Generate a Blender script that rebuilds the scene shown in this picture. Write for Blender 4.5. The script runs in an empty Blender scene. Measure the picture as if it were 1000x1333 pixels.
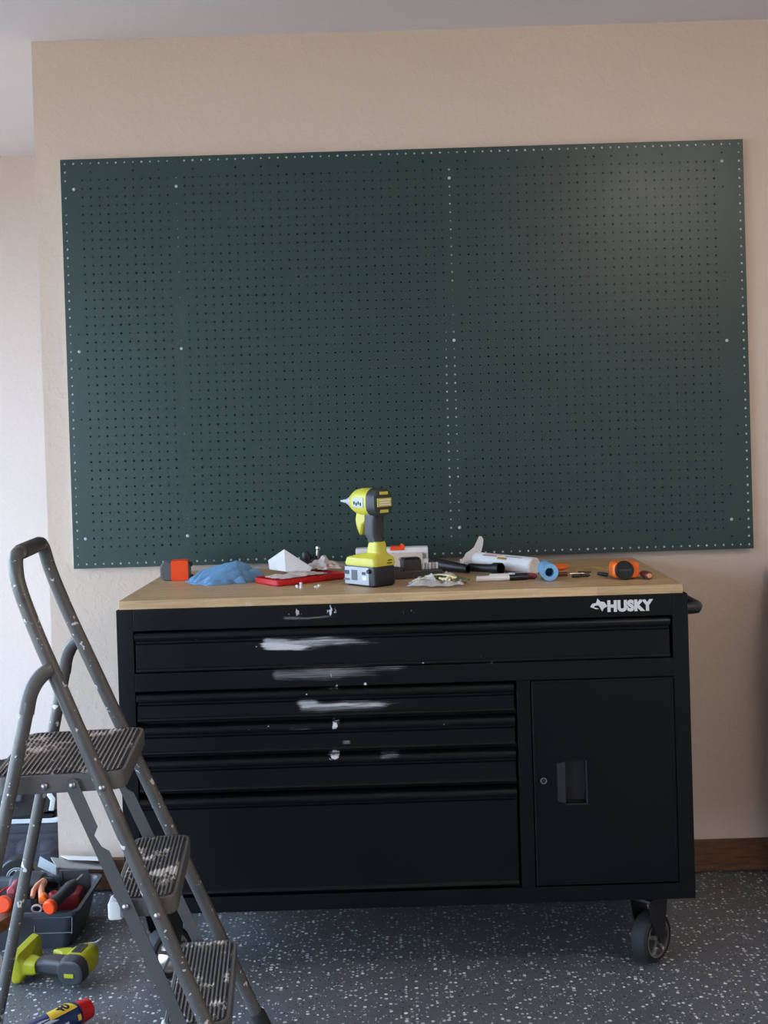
import bpy, bmesh, math, random
from mathutils import Vector, Matrix, noise as mnoise

scene = bpy.context.scene
C = scene.collection
random.seed(7)

# ------------------------------------------------------------------ camera
F_PX, CX, CY, ZC = 1516.9, 519.8, 582.4, 1.3485
PITCH, ROLL = -0.012, -0.0305
FWD = Vector((0, math.cos(PITCH), math.sin(PITCH)))
RIGHT = Vector((1, 0, 0))
UP = RIGHT.cross(FWD)
R2 = RIGHT * math.cos(ROLL) + UP * math.sin(ROLL)
U2 = -RIGHT * math.sin(ROLL) + UP * math.cos(ROLL)
cam_data = bpy.data.cameras.new('camera')
cam = bpy.data.objects.new('camera', cam_data)
C.objects.link(cam)
cam_data.sensor_fit = 'VERTICAL'
cam_data.sensor_height = 36.0
cam_data.lens = F_PX / 1333 * 36.0
cam_data.shift_x = (500 - CX) / 1333
cam_data.shift_y = -(666.5 - CY) / 1333
cam_data.clip_start = 0.05
cam.matrix_world = Matrix(((R2.x, U2.x, -FWD.x, 0), (R2.y, U2.y, -FWD.y, 0), (R2.z, U2.z, -FWD.z, ZC), (0, 0, 0, 1)))
scene.camera = cam

# ------------------------------------------------------------------ world, exposure
world = bpy.data.worlds.new('overcast_sky')
scene.world = world
world.use_nodes = True
bgn = world.node_tree.nodes['Background']
bgn.inputs[0].default_value = (0.56, 0.75, 1.0, 1)
bgn.inputs[1].default_value = 10.0
scene.view_settings.view_transform = 'Standard'
scene.view_settings.look = 'None'
scene.view_settings.gamma = 1.0
scene.view_settings.use_curve_mapping = False
scene.view_settings.exposure = -0.1
scene.cycles.use_denoising = True
scene.cycles.max_bounces = 10
scene.cycles.diffuse_bounces = 7


def portal(name, loc, rot, sx, sy):
    l = bpy.data.lights.new(name, 'AREA')
    l.shape = 'RECTANGLE'
    l.size, l.size_y = sx, sy
    l.cycles.is_portal = True
    o = bpy.data.objects.new(name, l)
    o.location, o.rotation_euler = loc, rot
    C.objects.link(o)


# room measures
D = 3.5            # main wall
D2 = 4.87          # recess wall
WC = -1.064        # outside corner of the main wall
CEIL = 2.553
XL, XR, YB = -2.75, 1.62, -3.2
DOOR = (-2.6, 4.5, 2.12)   # open garage door in the left wall: y0, y1, head height
portal('garage_door_daylight', (XL - 0.02, (DOOR[0] + DOOR[1]) / 2, DOOR[2] / 2), (0, math.radians(-90), 0), DOOR[2], DOOR[1] - DOOR[0])


# ------------------------------------------------------------------ photo pixel -> place
def ray(x, y):
    return FWD + R2 * ((x - CX) / F_PX) - U2 * ((y - CY) / F_PX)


def on_y(x, y, Y):
    d = ray(x, y)
    return Vector((0, 0, ZC)) + d * (Y / d.y)


def on_z(x, y, Z):
    d = ray(x, y)
    return Vector((0, 0, ZC)) + d * ((Z - ZC) / d.z)


# ------------------------------------------------------------------ materials
def lin(c):
    r = []
    for v in c[:3]:
        v = v / 255.0
        r.append(v / 12.92 if v <= 0.04045 else ((v + 0.055) / 1.055) ** 2.4)
    return (*r, 1.0)


class NT:
    def __init__(s, m):
        m.use_nodes = True
        s.t = m.node_tree
        s.p = s.t.nodes['Principled BSDF']

    def n(s, kind, **kw):
        nd = s.t.nodes.new(kind)
        for k, v in kw.items():
            if k in nd.inputs:
                s.put(nd.inputs[k], v)
            else:
                setattr(nd, k, v)
        return nd

    def put(s, sock, v):
        if hasattr(v, 'is_output'):
            s.t.links.new(v, sock)
        else:
            sock.default_value = v

    def m(s, op, a, b=0.0, c=0.0, clamp=False):
        nd = s.t.nodes.new('ShaderNodeMath')
        nd.operation = op
        nd.use_clamp = clamp
        for i, v in enumerate((a, b, c)):
            s.put(nd.inputs[i], v)
        return nd.outputs[0]

    def sm(s, v, lo, hi):
        nd = s.t.nodes.new('ShaderNodeMapRange')
        nd.interpolation_type = 'SMOOTHSTEP'
        s.put(nd.inputs['Value'], v)
        nd.inputs['From Min'].default_value = lo
        nd.inputs['From Max'].default_value = hi
        return nd.outputs['Result']

    def mix(s, f, a, b):
        nd = s.t.nodes.new('ShaderNodeMix')
        nd.data_type = 'RGBA'
        s.put(nd.inputs[0], f)
        s.put(nd.inputs[6], a)
        s.put(nd.inputs[7], b)
        return nd.outputs[2]

    def coord(s, scale=(1, 1, 1)):
        tc = s.t.nodes.new('ShaderNodeTexCoord')
        mp = s.t.nodes.new('ShaderNodeMapping')
        mp.inputs['Scale'].default_value = scale
        s.t.links.new(tc.outputs['Object'], mp.inputs[0])
        return mp.outputs[0]

    def noise(s, scale, detail=3, rough=.55, stretch=(1, 1, 1)):
        nd = s.n('ShaderNodeTexNoise', Scale=scale, Detail=detail, Roughness=rough)
        s.put(nd.inputs['Vector'], s.coord(stretch))
        return nd.outputs['Fac']

    def bump(s, h, strength, dist=0.002):
        nd = s.n('ShaderNodeBump', Strength=strength, Distance=dist, Height=h)
        s.put(s.p.inputs['Normal'], nd.outputs[0])


MATS = {}


def mat(name, col, rough=.5, metal=0.0, var=.12, vscale=30, bump=0.0, bscale=200, spec=None, trans=0.0, coat=0.0, alpha=1.0):
    if name in MATS:
        return MATS[name]
    m = bpy.data.materials.new(name)
    t = NT(m)
    base = lin(col)
    dark = tuple(c * (1 - var) for c in base[:3]) + (1,)
    lite = tuple(min(1, c * (1 + var)) for c in base[:3]) + (1,)
    t.put(t.p.inputs['Base Color'], t.mix(t.noise(vscale), dark, lite))
    t.p.inputs['Roughness'].default_value = rough
    t.p.inputs['Metallic'].default_value = metal
    if spec is not None:
        t.p.inputs['Specular IOR Level'].default_value = spec
    if trans:
        t.p.inputs['Transmission Weight'].default_value = trans
        t.p.inputs['IOR'].default_value = 1.15
    if coat:
        t.p.inputs['Coat Weight'].default_value = coat
    if alpha < 1:
        t.p.inputs['Alpha'].default_value = alpha
    if bump:
        t.bump(t.noise(bscale), bump)
    MATS[name] = m
    return m


def wall_mat(name, col, bump=.24):
    m = bpy.data.materials.new(name)
    t = NT(m)
    base = lin(col)
    v = t.noise(2.2, 4)
    t.put(t.p.inputs['Base Color'], t.mix(v, tuple(c * .95 for c in base[:3]) + (1,), tuple(min(1, c * 1.05) for c in base[:3]) + (1,)))
    t.p.inputs['Roughness'].default_value = .62
    t.p.inputs['Specular IOR Level'].default_value = .3
    a = t.sm(t.noise(55, 2), .45, .7)
    b = t.noise(240, 2)
    t.bump(t.m('ADD', t.m('MULTIPLY', a, .8), t.m('MULTIPLY', b, .35)), bump, .003)
    return m


def floor_mat():
    m = bpy.data.materials.new('epoxy_flake_floor')
    t = NT(m)
    big = t.noise(2.5, 4)
    base = t.mix(big, lin((78, 82, 87)), lin((104, 106, 109)))
    fine = t.noise(260, 2)
    base = t.mix(t.sm(fine, .55, .75), base, lin((58, 62, 67)))

    def flakes(scale, keep, lo, hi, sx):
        vo = t.n('ShaderNodeTexVoronoi', Scale=scale, Randomness=1.0)
        vo.voronoi_dimensions = '2D'
        t.put(vo.inputs['Vector'], t.coord(sx))
        sep = t.n('ShaderNodeSeparateColor')
        t.put(sep.inputs[0], vo.outputs['Color'])
        sel = t.m('LESS_THAN', sep.outputs[0], keep)
        size = t.m('MULTIPLY_ADD', sep.outputs[1], hi - lo, lo)
        wob = t.m('MULTIPLY', t.m('SUBTRACT', t.noise(500, 1), .5), .22)
        inside = t.m('LESS_THAN', t.m('ADD', vo.outputs['Distance'], wob), size)
        return t.m('MULTIPLY', sel, inside), sep.outputs[2]
    f1, c1 = flakes(82, .24, .14, .40, (1, 1, 1))
    f2, c2 = flakes(170, .10, .12, .40, (1, .8, 1))
    f3, c3 = flakes(140, .10, .15, .38, (.9, 1, 1))
    col = t.mix(f3, base, lin((22, 24, 27)))
    col = t.mix(f2, col, t.mix(c2, lin((130, 132, 136)), lin((215, 214, 214))))
    col = t.mix(f1, col, t.mix(c1, lin((165, 166, 170)), lin((238, 236, 234))))
    t.put(t.p.inputs['Base Color'], col)
    t.p.inputs['Roughness'].default_value = .42
    t.p.inputs['Specular IOR Level'].default_value = .45
    t.bump(t.m('ADD', t.noise(160, 2), t.m('MULTIPLY', f1, .5)), .12, .001)
    return m


def wood_mat(name, c0, c1, stretch=(1.2, 14, 14), rough=.5, stave=0.0, scuff=0.0):
    m = bpy.data.materials.new(name)
    t = NT(m)
    g = t.noise(6, 6, .65, stretch)
    fine = t.noise(40, 3, .6, stretch)
    col = t.mix(t.sm(g, .3, .72), lin(c0), lin(c1))
    col = t.mix(t.m('MULTIPLY', t.sm(fine, .5, .8), .35), col, tuple(x * .62 for x in lin(c0)[:3]) + (1,))
    if stave:
        br = t.n('ShaderNodeTexBrick', Scale=1.0)
        br.offset = .37
        t.put(br.inputs['Vector'], t.coord((1, 1, 1)))
        br.inputs['Color1'].default_value = (.25, .25, .25, 1)
        br.inputs['Color2'].default_value = (1, 1, 1, 1)
        br.inputs['Mortar'].default_value = (.3, .3, .3, 1)
        br.inputs['Brick Width'].default_value = .48
        br.inputs['Row Height'].default_value = stave
        br.inputs['Mortar Size'].default_value = .0008
        mx = t.n('ShaderNodeMix')
        mx.data_type = 'RGBA'
        mx.blend_type = 'MULTIPLY'
        mx.inputs[0].default_value = .22
        t.put(mx.inputs[6], col)
        t.put(mx.inputs[7], br.outputs[0])
        col = mx.outputs[2]
    if scuff:
        sc = t.m('MULTIPLY', t.sm(t.noise(9, 5, .7, (1, 2.5, 1)), .58, .72), t.sm(t.noise(60, 3), .4, .62))
        col = t.mix(t.m('MULTIPLY', sc, scuff), col, lin((206, 196, 184)))
        dk = t.m('MULTIPLY', t.sm(t.noise(5, 5, .7, (.8, 2.2, 1)), .60, .74), .55)
        col = t.mix(dk, col, lin((96, 78, 58)))
    t.put(t.p.inputs['Base Color'], col)
    t.p.inputs['Roughness'].default_value = rough
    t.bump(fine, .15, .0008)
    return m


M_wall = wall_mat('beige_plaster', (205, 186, 170))
M_wall2 = wall_mat('plaster_with_sky_light', (208, 194, 185))  # recess plaster paled: the blue sky's light is put into its colour
M_ceil = wall_mat('white_ceiling_paint', (214, 208, 212), .08)
M_floor = floor_mat()
M_base = wood_mat('dark_stained_wood', (72, 46, 26), (112, 74, 42), (2, 16, 16), .55)
M_top = wood_mat('butcher_block', (178, 145, 104), (208, 178, 134), (1.0, 13, 30), .42, .062, .85)
M_blk = mat('black_plastic', (24, 25, 27), .45, bump=.06)
M_rubber = mat('black_rubber', (30, 31, 33), .75, bump=.15)
M_gry = mat('grey_plastic', (86, 88, 92), .5)
M_dkg = mat('charcoal_plastic', (48, 49, 52), .5, bump=.1)
M_lime = mat('lime_plastic', (200, 191, 62), .42, bump=.04)
M_lime2 = mat('lime_plastic_shaded', (156, 156, 18), .5, bump=.05)  # darker lime: shadow on the left floor area is put into the colour
M_silver = mat('silver_label', (176, 178, 182), .4)
M_chrome = mat('chrome', (176, 172, 166), .28, .9)
M_steel = mat('bright_steel', (170, 170, 172), .35, 1.0)
M_white = mat('white_plastic', (222, 220, 218), .45)
M_paper = mat('white_paper', (226, 224, 222), .7)
M_card = mat('cream_card', (206, 192, 176), .75)
M_red = mat('red_plastic', (190, 18, 24), .4)
M_redor = mat('red_orange_plastic', (240, 74, 22), .4)
M_orange = mat('orange_plastic', (240, 110, 26), .42)
M_peach = mat('faded_orange_plastic', (216, 140, 106), .5)
M_blue = mat('light_blue_foam', (112, 164, 200), .7, bump=.2, bscale=900)
M_cloth = mat('blue_microfibre', (104, 146, 184), .95, var=.2, vscale=60, bump=.6, bscale=1100)
M_brown = mat('red_brown_wood', (104, 52, 40), .6)
M_pink = mat('faded_red_rubber', (176, 84, 92), .6)
M_dred = mat('dark_red_paint', (120, 20, 18), .45)
M_gold = mat('gold_print', (170, 138, 60), .4)
M_clear = mat('clear_plastic_film', (225, 224, 226), .25, trans=.0, alpha=.32)
M_tote = mat('clear_tote_plastic', (96, 98, 110), .25, alpha=.3)
M_bin = mat('smoky_grey_bin', (66, 70, 78), .38, alpha=.93)
M_green = mat('olive_green_nylon', (72, 86, 48), .5)
M_cream = mat('cream_plastic', (216, 204, 160), .5)
M_navy = mat('navy_can_paint', (22, 46, 92), .3)
M_yel = mat('yellow_print', (226, 186, 52), .45)
M_ink = mat('black_ink', (14, 14, 15), .6)
M_logo = mat('white_logo_print', (205, 202, 200), .5)
M_sheetw = mat('white_sheet', (196, 204, 212), .6)


# ------------------------------------------------------------------ mesh helpers
class B:
    def __init__(s):
        s.bm = bmesh.new()

    def add(s, verts, faces):
        vs = [s.bm.verts.new(v) for v in verts]
        for f in faces:
            try:
                s.bm.faces.new([vs[i] for i in f])
            except ValueError:
                pass
        return s

    def box(s, c, size, bevel=0.0, rot=None, seg=2):
        b2 = bmesh.new()
        bmesh.ops.create_cube(b2, size=1.0)
        for v in b2.verts:
            v.co = Vector((v.co.x * size[0], v.co.y * size[1], v.co.z * size[2]))
        if bevel:
            bmesh.ops.bevel(b2, geom=b2.edges[:], offset=min(bevel, .49 * min(size)), segments=seg, profile=.5, affect='EDGES')
        R = rot if rot is not None else Matrix.Identity(3)
        b2.verts.index_update()
        s.add([R @ v.co + Vector(c) for v in b2.verts], [[v.index for v in f.verts] for f in b2.faces])
        b2.free()
        return s

    def box2(s, lo, hi, bevel=0.0):
        lo, hi = Vector(lo), Vector(hi)
        return s.box((lo + hi) / 2, hi - lo, bevel)

    def loft(s, rings, caps=True, closed=False):
        n = len(rings[0])
        verts = [p for r in rings for p in r]
        faces = []
        k = len(rings)
        for i in range(k if closed else k - 1):
            j = (i + 1) % k
            for a in range(n):
                b = (a + 1) % n
                faces.append((i * n + a, i * n + b, j * n + b, j * n + a))
        if caps and not closed:
            faces.append(tuple(reversed(range(n))))
            faces.append(tuple((k - 1) * n + a for a in range(n)))
        return s.add(verts, faces)

    def lathe(s, prof, p0, axis, n=20, caps=True):
        ax = Vector(axis).normalized()
        a = ax.orthogonal().normalized()
        b = ax.cross(a)
        p0 = Vector(p0)
        rings = []
        for t, r in prof:
            r = max(r, 1e-5)
            rings.append([p0 + ax * t + (a * math.cos(2 * math.pi * i / n) + b * math.sin(2 * math.pi * i / n)) * r for i in range(n)])
        return s.loft(rings, caps)

    def cyl(s, p0, p1, r, r1=None, n=16):
        p0, p1 = Vector(p0), Vector(p1)
        return s.lathe([(0, r), ((p1 - p0).length, r if r1 is None else r1)], p0, p1 - p0, n)

    def tube(s, path, r, n=10, flat=1.0, ref=None):
        path = [Vector(p) for p in path]
        rs = r if isinstance(r, (list, tuple)) else [r] * len(path)
        rings = []
        prev = None
        for i, p in enumerate(path):
            d = (path[min(i + 1, len(path) - 1)] - path[max(i - 1, 0)]).normalized()
            if prev is None:
                u = (ref - d * ref.dot(d)).normalized() if ref is not None else d.orthogonal().normalized()
            else:
                u = (prev - d * prev.dot(d)).normalized()
            prev = u
            w = d.cross(u)
            rings.append([p + u * math.cos(2 * math.pi * k / n) * rs[i] + w * math.sin(2 * math.pi * k / n) * rs[i] * flat for k in range(n)])
        return s.loft(rings)

    def prism(s, poly, fn, th):
        """poly: 2-D outline, fn(a, b, t) -> 3-D point, th: (t0, t1)"""
        n = len(poly)
        return s.loft([[Vector(fn(a, b, th[0])) for a, b in poly], [Vector(fn(a, b, th[1])) for a, b in poly]])

    def sheet(s, fn, nu, nv, th):
        top = [[Vector(fn(i / nu, j / nv)) for j in range(nv + 1)] for i in range(nu + 1)]
        off = Vector((0, 0, -th))
        vs = [p for r in top for p in r] + [p + off for r in top for p in r]
        N = (nu + 1) * (nv + 1)
        w = nv + 1
        fs = []
        for i in range(nu):
            for j in range(nv):
                a, b, c, d = i * w + j, (i + 1) * w + j, (i + 1) * w + j + 1, i * w + j + 1
                fs += [(a, b, c, d), (N + d, N + c, N + b, N + a)]
        for i in range(nu):
            fs += [(i * w, N + i * w, N + (i + 1) * w, (i + 1) * w), ((i + 1) * w + nv, N + (i + 1) * w + nv, N + i * w + nv, i * w + nv)]
        for j in range(nv):
            fs += [(j + 1, N + j + 1, N + j, j), (nu * w + j, N + nu * w + j, N + nu * w + j + 1, nu * w + j + 1)]
        return s.add(vs, fs)


def obj(name, b, m, parent=None, sharp=35, label=None):
    bm = b.bm
    bmesh.ops.recalc_face_normals(bm, faces=bm.faces[:])
    for f in bm.faces:
        f.smooth = True
    lim = math.radians(sharp)
    for e in bm.edges:
        if len(e.link_faces) == 2 and e.calc_face_angle(0) > lim:
            e.smooth = False
    me = bpy.data.meshes.new(name)
    bm.to_mesh(me)
    bm.free()
    me.materials.append(m)
    o = bpy.data.objects.new(name, me)
    C.objects.link(o)
    wn = o.modifiers.new('weighted_normal', 'WEIGHTED_NORMAL')
    wn.keep_sharp = True
    if parent is not None:
        o.parent = parent
    if label:
        o['label'] = label
    return o


def tag(o, label, cat, group=None):
    o['label'], o['category'] = label, cat
    if group:
        o['group'] = group
    return o


def thing(name, label, cat, loc=(0, 0, 0), rz=0.0, group=None):
    o = bpy.data.objects.new(name, None)
    o.empty_display_size = .05
    C.objects.link(o)
    o.location = loc
    o.rotation_euler = (0, 0, rz)
    return tag(o, label, cat, group)


def struct(name, b, m, sharp=35):
    o = obj(name, b, m, None, sharp)
    o['kind'] = 'structure'
    return o


def copy_tree(o, parent=None):
    c = o.copy()
    C.objects.link(c)
    c.parent = parent
    for ch in list(o.children):
        copy_tree(ch, c)
    return c


def rrect(hw, hh, r, n=4):
    pts = []
    for cx, cy, a0 in ((hw - r, hh - r, 0), (-hw + r, hh - r, 90), (-hw + r, -hh + r, 180), (hw - r, -hh + r, 270)):
        for i in range(n + 1):
            a = math.radians(a0 + 90 * i / n)
            pts.append((cx + r * math.cos(a), cy + r * math.sin(a)))
    return pts


def text_bm(body, size, bold=0.0, depth=.0004, spacing=1.0):
    cu = bpy.data.curves.new('lettering', 'FONT')
    cu.body = body
    cu.size = size
    cu.offset = bold
    cu.extrude = depth
    cu.space_character = spacing
    cu.align_x, cu.align_y = 'CENTER', 'CENTER'
    o = bpy.data.objects.new('lettering', cu)
    C.objects.link(o)
    dg = bpy.context.evaluated_depsgraph_get()
    me = bpy.data.meshes.new_from_object(o.evaluated_get(dg))
    bpy.data.objects.remove(o)
    bpy.data.curves.remove(cu)
    b = B()
    b.add([v.co.copy() for v in me.vertices], [list(p.vertices) for p in me.polygons])
    bpy.data.meshes.remove(me)
    return b


def nz(x, y, z=0.0):
    return mnoise.noise(Vector((x, y, z)))


# ------------------------------------------------------------------ the setting
struct('floor', B().box2((XL, YB, -.1), (XR + .15, D2 + .15, 0)), M_floor)
struct('ceiling', B().box2((XL - .15, YB - .15, CEIL), (XR + .15, D2 + .15, CEIL + .12)), M_ceil)
struct('wall_back', B().box2((WC, D, 0), (XR, D2 + .15, CEIL)), M_wall)
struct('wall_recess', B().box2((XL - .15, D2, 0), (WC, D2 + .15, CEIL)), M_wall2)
struct('wall_right', B().box2((XR, YB, 0), (XR + .15, D2 + .15, CEIL)), M_wall)
struct('wall_behind', B().box2((XL - .15, YB - .15, 0), (XR + .15, YB, CEIL)), M_wall)
b = B().box2((XL - .15, YB, 0), (XL, DOOR[0], CEIL)).box2((XL - .15, DOOR[1], 0), (XL, D2, CEIL))
b.box2((XL - .15, DOOR[0], DOOR[2]), (XL, DOOR[1], CEIL))
struct('wall_left', b, M_wall)
struct('driveway', B().box2((XL - 14, -12, -.12), (XL, 14, -.02)), mat('pale_concrete', (190, 168, 142), .8, bump=.2, bscale=60))
for i, (x0, x1) in enumerate(((WC - .001, XR),)):
    struct('baseboard_back', B().box2((x0, D - .019, .006), (x1, D, .098), .003), M_base)

lamp = thing('added_ceiling_lamp', 'added unseen round warm glass ceiling lamp near the right wall', 'lamp', (1.30, 1.25, CEIL))  # unseen lamp added to warm the upper right of the room
obj('base_plate', B().lathe([(0, .165), (.012, .17), (.022, .165)], (0, 0, 0), (0, 0, -1), 32), M_white, lamp)
m = bpy.data.materials.new('glowing_opal_glass')
t = NT(m)
t.p.inputs['Base Color'].default_value = (.9, .85, .78, 1)
t.p.inputs['Emission Color'].default_value = (1.0, .86, .72, 1)
t.p.inputs['Emission Strength'].default_value = 75
obj('glass_dome', B().lathe([(.020, .155), (.045, .150), (.075, .125), (.095, .08), (.105, .03), (.106, .001)], (0, 0, 0), (0, 0, -1), 32), m, lamp)
cr = thing('shade_crate', 'added unseen dark crate that shades the wall right of the tool chest', 'crate', (1.288, 3.29, 0))  # unseen crate added to darken the lower right of the wall
for k in range(6):
    for sg in (-1, 1):
        obj('slat', B().box((0, sg * .155, .09 + .155 * k), (.40, .016, .14), .002), M_base, cr)
        obj('slat', B().box((sg * .190, 0, .09 + .155 * k), (.016, .29, .14), .002), M_base, cr)
for sx in (-1, 1):
    for sy in (-1, 1):
        obj('corner_post', B().box((sx * .168, sy * .134, .475), (.026, .026, .95), .002), M_base, cr)

# ------------------------------------------------------------------ pegboard
S = .0254
HX, HZ, YP = -.9699, 2.1798, D - .024
NX, NZ = 80, 48
peg = thing('pegboard', 'large dark green perforated pegboard panel screwed to the beige wall', 'pegboard', (HX + 39.5 * S, D, HZ - 47 * S - .012))
P0 = peg.location


def pegw(x, y, z):
    return Vector((x, y, z)) - P0


rnd = random.Random(3)


def has_hole(i, j):
    edge = i in (0, NX - 1) or j in (0, NZ - 1)
    if edge:
        return not (j in (3, 5) and i == 0)
    if i == 1 or i == NX - 2:
        return rnd.random() < .08
    if j == 1 or j == NZ - 2:
        return rnd.random() < .35
    if i == NX - 3:
        return rnd.random() < .15
    if i == 46 and 13 < j < 19:
        return False
    if i == 44:
        return True
    return rnd.random() > .004


b = B()
bm = b.bm
vc = {}


def gv(gx, gz):
    """grid vertex in half-cell units, shared between cells; outer border reaches the cut edge"""
    k = (gx, gz)
    if k not in vc:
        vc[k] = bm.verts.new(pegw(HX + gx * S / 2, YP, HZ - gz * S / 2))
    return vc[k]


HR = .0031
for i in range(NX):
    for j in range(NZ):
        cx_, cz_ = 2 * i, 2 * j
        ring = [gv(cx_ + dx, cz_ + dz) for dx, dz in ((1, 0), (1, -1), (0, -1), (-1, -1), (-1, 0), (-1, 1), (0, 1), (1, 1))]
        if not has_hole(i, j):
            bm.faces.new(ring)
            continue
        x, z = HX + i * S, HZ - j * S
        hr = HR * (rnd.uniform(.8, 1.05))
        if i in (0, NX - 1) or j in (0, NZ - 1):
            hr = HR * rnd.uniform(.95, 1.2)
        if i == 13:
            hr *= rnd.choice((.35, .5, .5, .7))
        elif i == 45:
            hr *= rnd.uniform(.6, 1.0)
        inn, bk = [], []
        for k in range(8):
            a = math.radians(45 * k)
            inn.append(bm.verts.new(pegw(x + hr * math.cos(a), YP, z + hr * math.sin(a))))
            bk.append(bm.verts.new(pegw(x + hr * math.cos(a), YP + .003, z + hr * math.sin(a))))
        for k in range(8):
            l = (k + 1) % 8
            bm.faces.new((ring[k], ring[l], inn[l], inn[k]))
            bm.faces.new((inn[k], inn[l], bk[l], bk[k]))
# thickness rim
e0, e1, t0, t1 = HX - S / 2, HX + (NX - .5) * S, HZ + S / 2, HZ - (NZ - .5) * S
for p, q in (((e0, t0), (e1, t0)), ((e1, t0), (e1, t1)), ((e1, t1), (e0, t1)), ((e0, t1), (e0, t0))):
    b.add([pegw(p[0], YP, p[1]), pegw(q[0], YP, q[1]), pegw(q[0], YP + .003, q[1]), pegw(p[0], YP + .003, p[1])], [(0, 1, 2, 3)])
m = bpy.data.materials.new('dark_green_satin_paint')
t = NT(m)
t.put(t.p.inputs['Base Color'], t.mix(t.noise(1.6, 3), lin((38, 58, 55)), lin((46, 66, 62))))
t.put(t.p.inputs['Roughness'], t.m('MULTIPLY_ADD', t.noise(3, 4), .10, .30))
t.p.inputs['Specular IOR Level'].default_value = .4
t.bump(t.noise(420, 2), .25, .0006)
obj('panel', b, m, peg)
M_strip = mat('white_painted_strip', (246, 244, 240), .7)


def strip(x0, x1, z0, z1, tilt=0.0):
    y0, y1 = YP + .0031, D - .002
    pts = [(x0 + tilt, z0), (x1, z0), (x1, z1), (x0, z1)]
    obj('furring_strip', B().loft([[pegw(x, y0, z) for x, z in pts], [pegw(x, y1, z) for x, z in pts]]), M_strip, peg)


M_hole_shade = mat('hole_shade_black', (10, 11, 12), .9)
obj('hole_shade_sheet', B().box2(pegw(HX + .02, D - .0015, HZ - 46.6 * S), pegw(HX + 78.5 * S, D - .0005, HZ - .4 * S)), M_hole_shade, peg)  # added black sheet stands in for the shade behind the holes
zt, zb = HZ + .011, HZ - 47 * S - .011
strip(HX - .011, HX + .6 * S, zt, zb)
strip(HX + 78.4 * S, HX + 79 * S + .011, zt, zb)
strip(HX + .62 * S, HX + 78.3 * S, zt, HZ - .5 * S)
strip(HX + .62 * S, HX + 78.3 * S, HZ - 46.5 * S, zb)
strip(HX + 12.6 * S, HX + 13.4 * S, HZ - .55 * S, HZ - 46.4 * S)
strip(HX + 43.55 * S, HX + 45.4 * S, HZ - .55 * S, HZ - 46.4 * S, .023)
for i, j in ((1, 3), (1, 22), (1, 44), (13, 3), (13, 22), (13, 44), (45, 3), (45, 22), (45, 44), (77, 2), (77, 23), (77, 44)):
    obj('screw', B().lathe([(0, .0048), (.0008, .0046), (.0016, .0028), (.0017, .0012), (.0009, .0001)], pegw(HX + i * S, YP + .0002, HZ - j * S), (0, -1, 0), 12), M_silver, peg)

# ------------------------------------------------------------------ rolling tool chest
YF, YK = 2.836, 3.454
CL, CR = -.6966, .682
BL, BR_ = -.703, .692
TOPZ = .9604
chest = thing('tool_chest', 'wide black rolling tool chest with butcher block worktop and casters', 'tool chest', ((CL + CR) / 2, (YF + YK) / 2, 0))
K0 = chest.location.copy()


def kw(x, y, z):
    return Vector((x, y, z)) - K0


def kbox(b, x0, x1, y0, y1, z0, z1, bev=.0015):
    return b.box2(kw(x0, y0, z0), kw(x1, y1, z1), bev)


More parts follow.
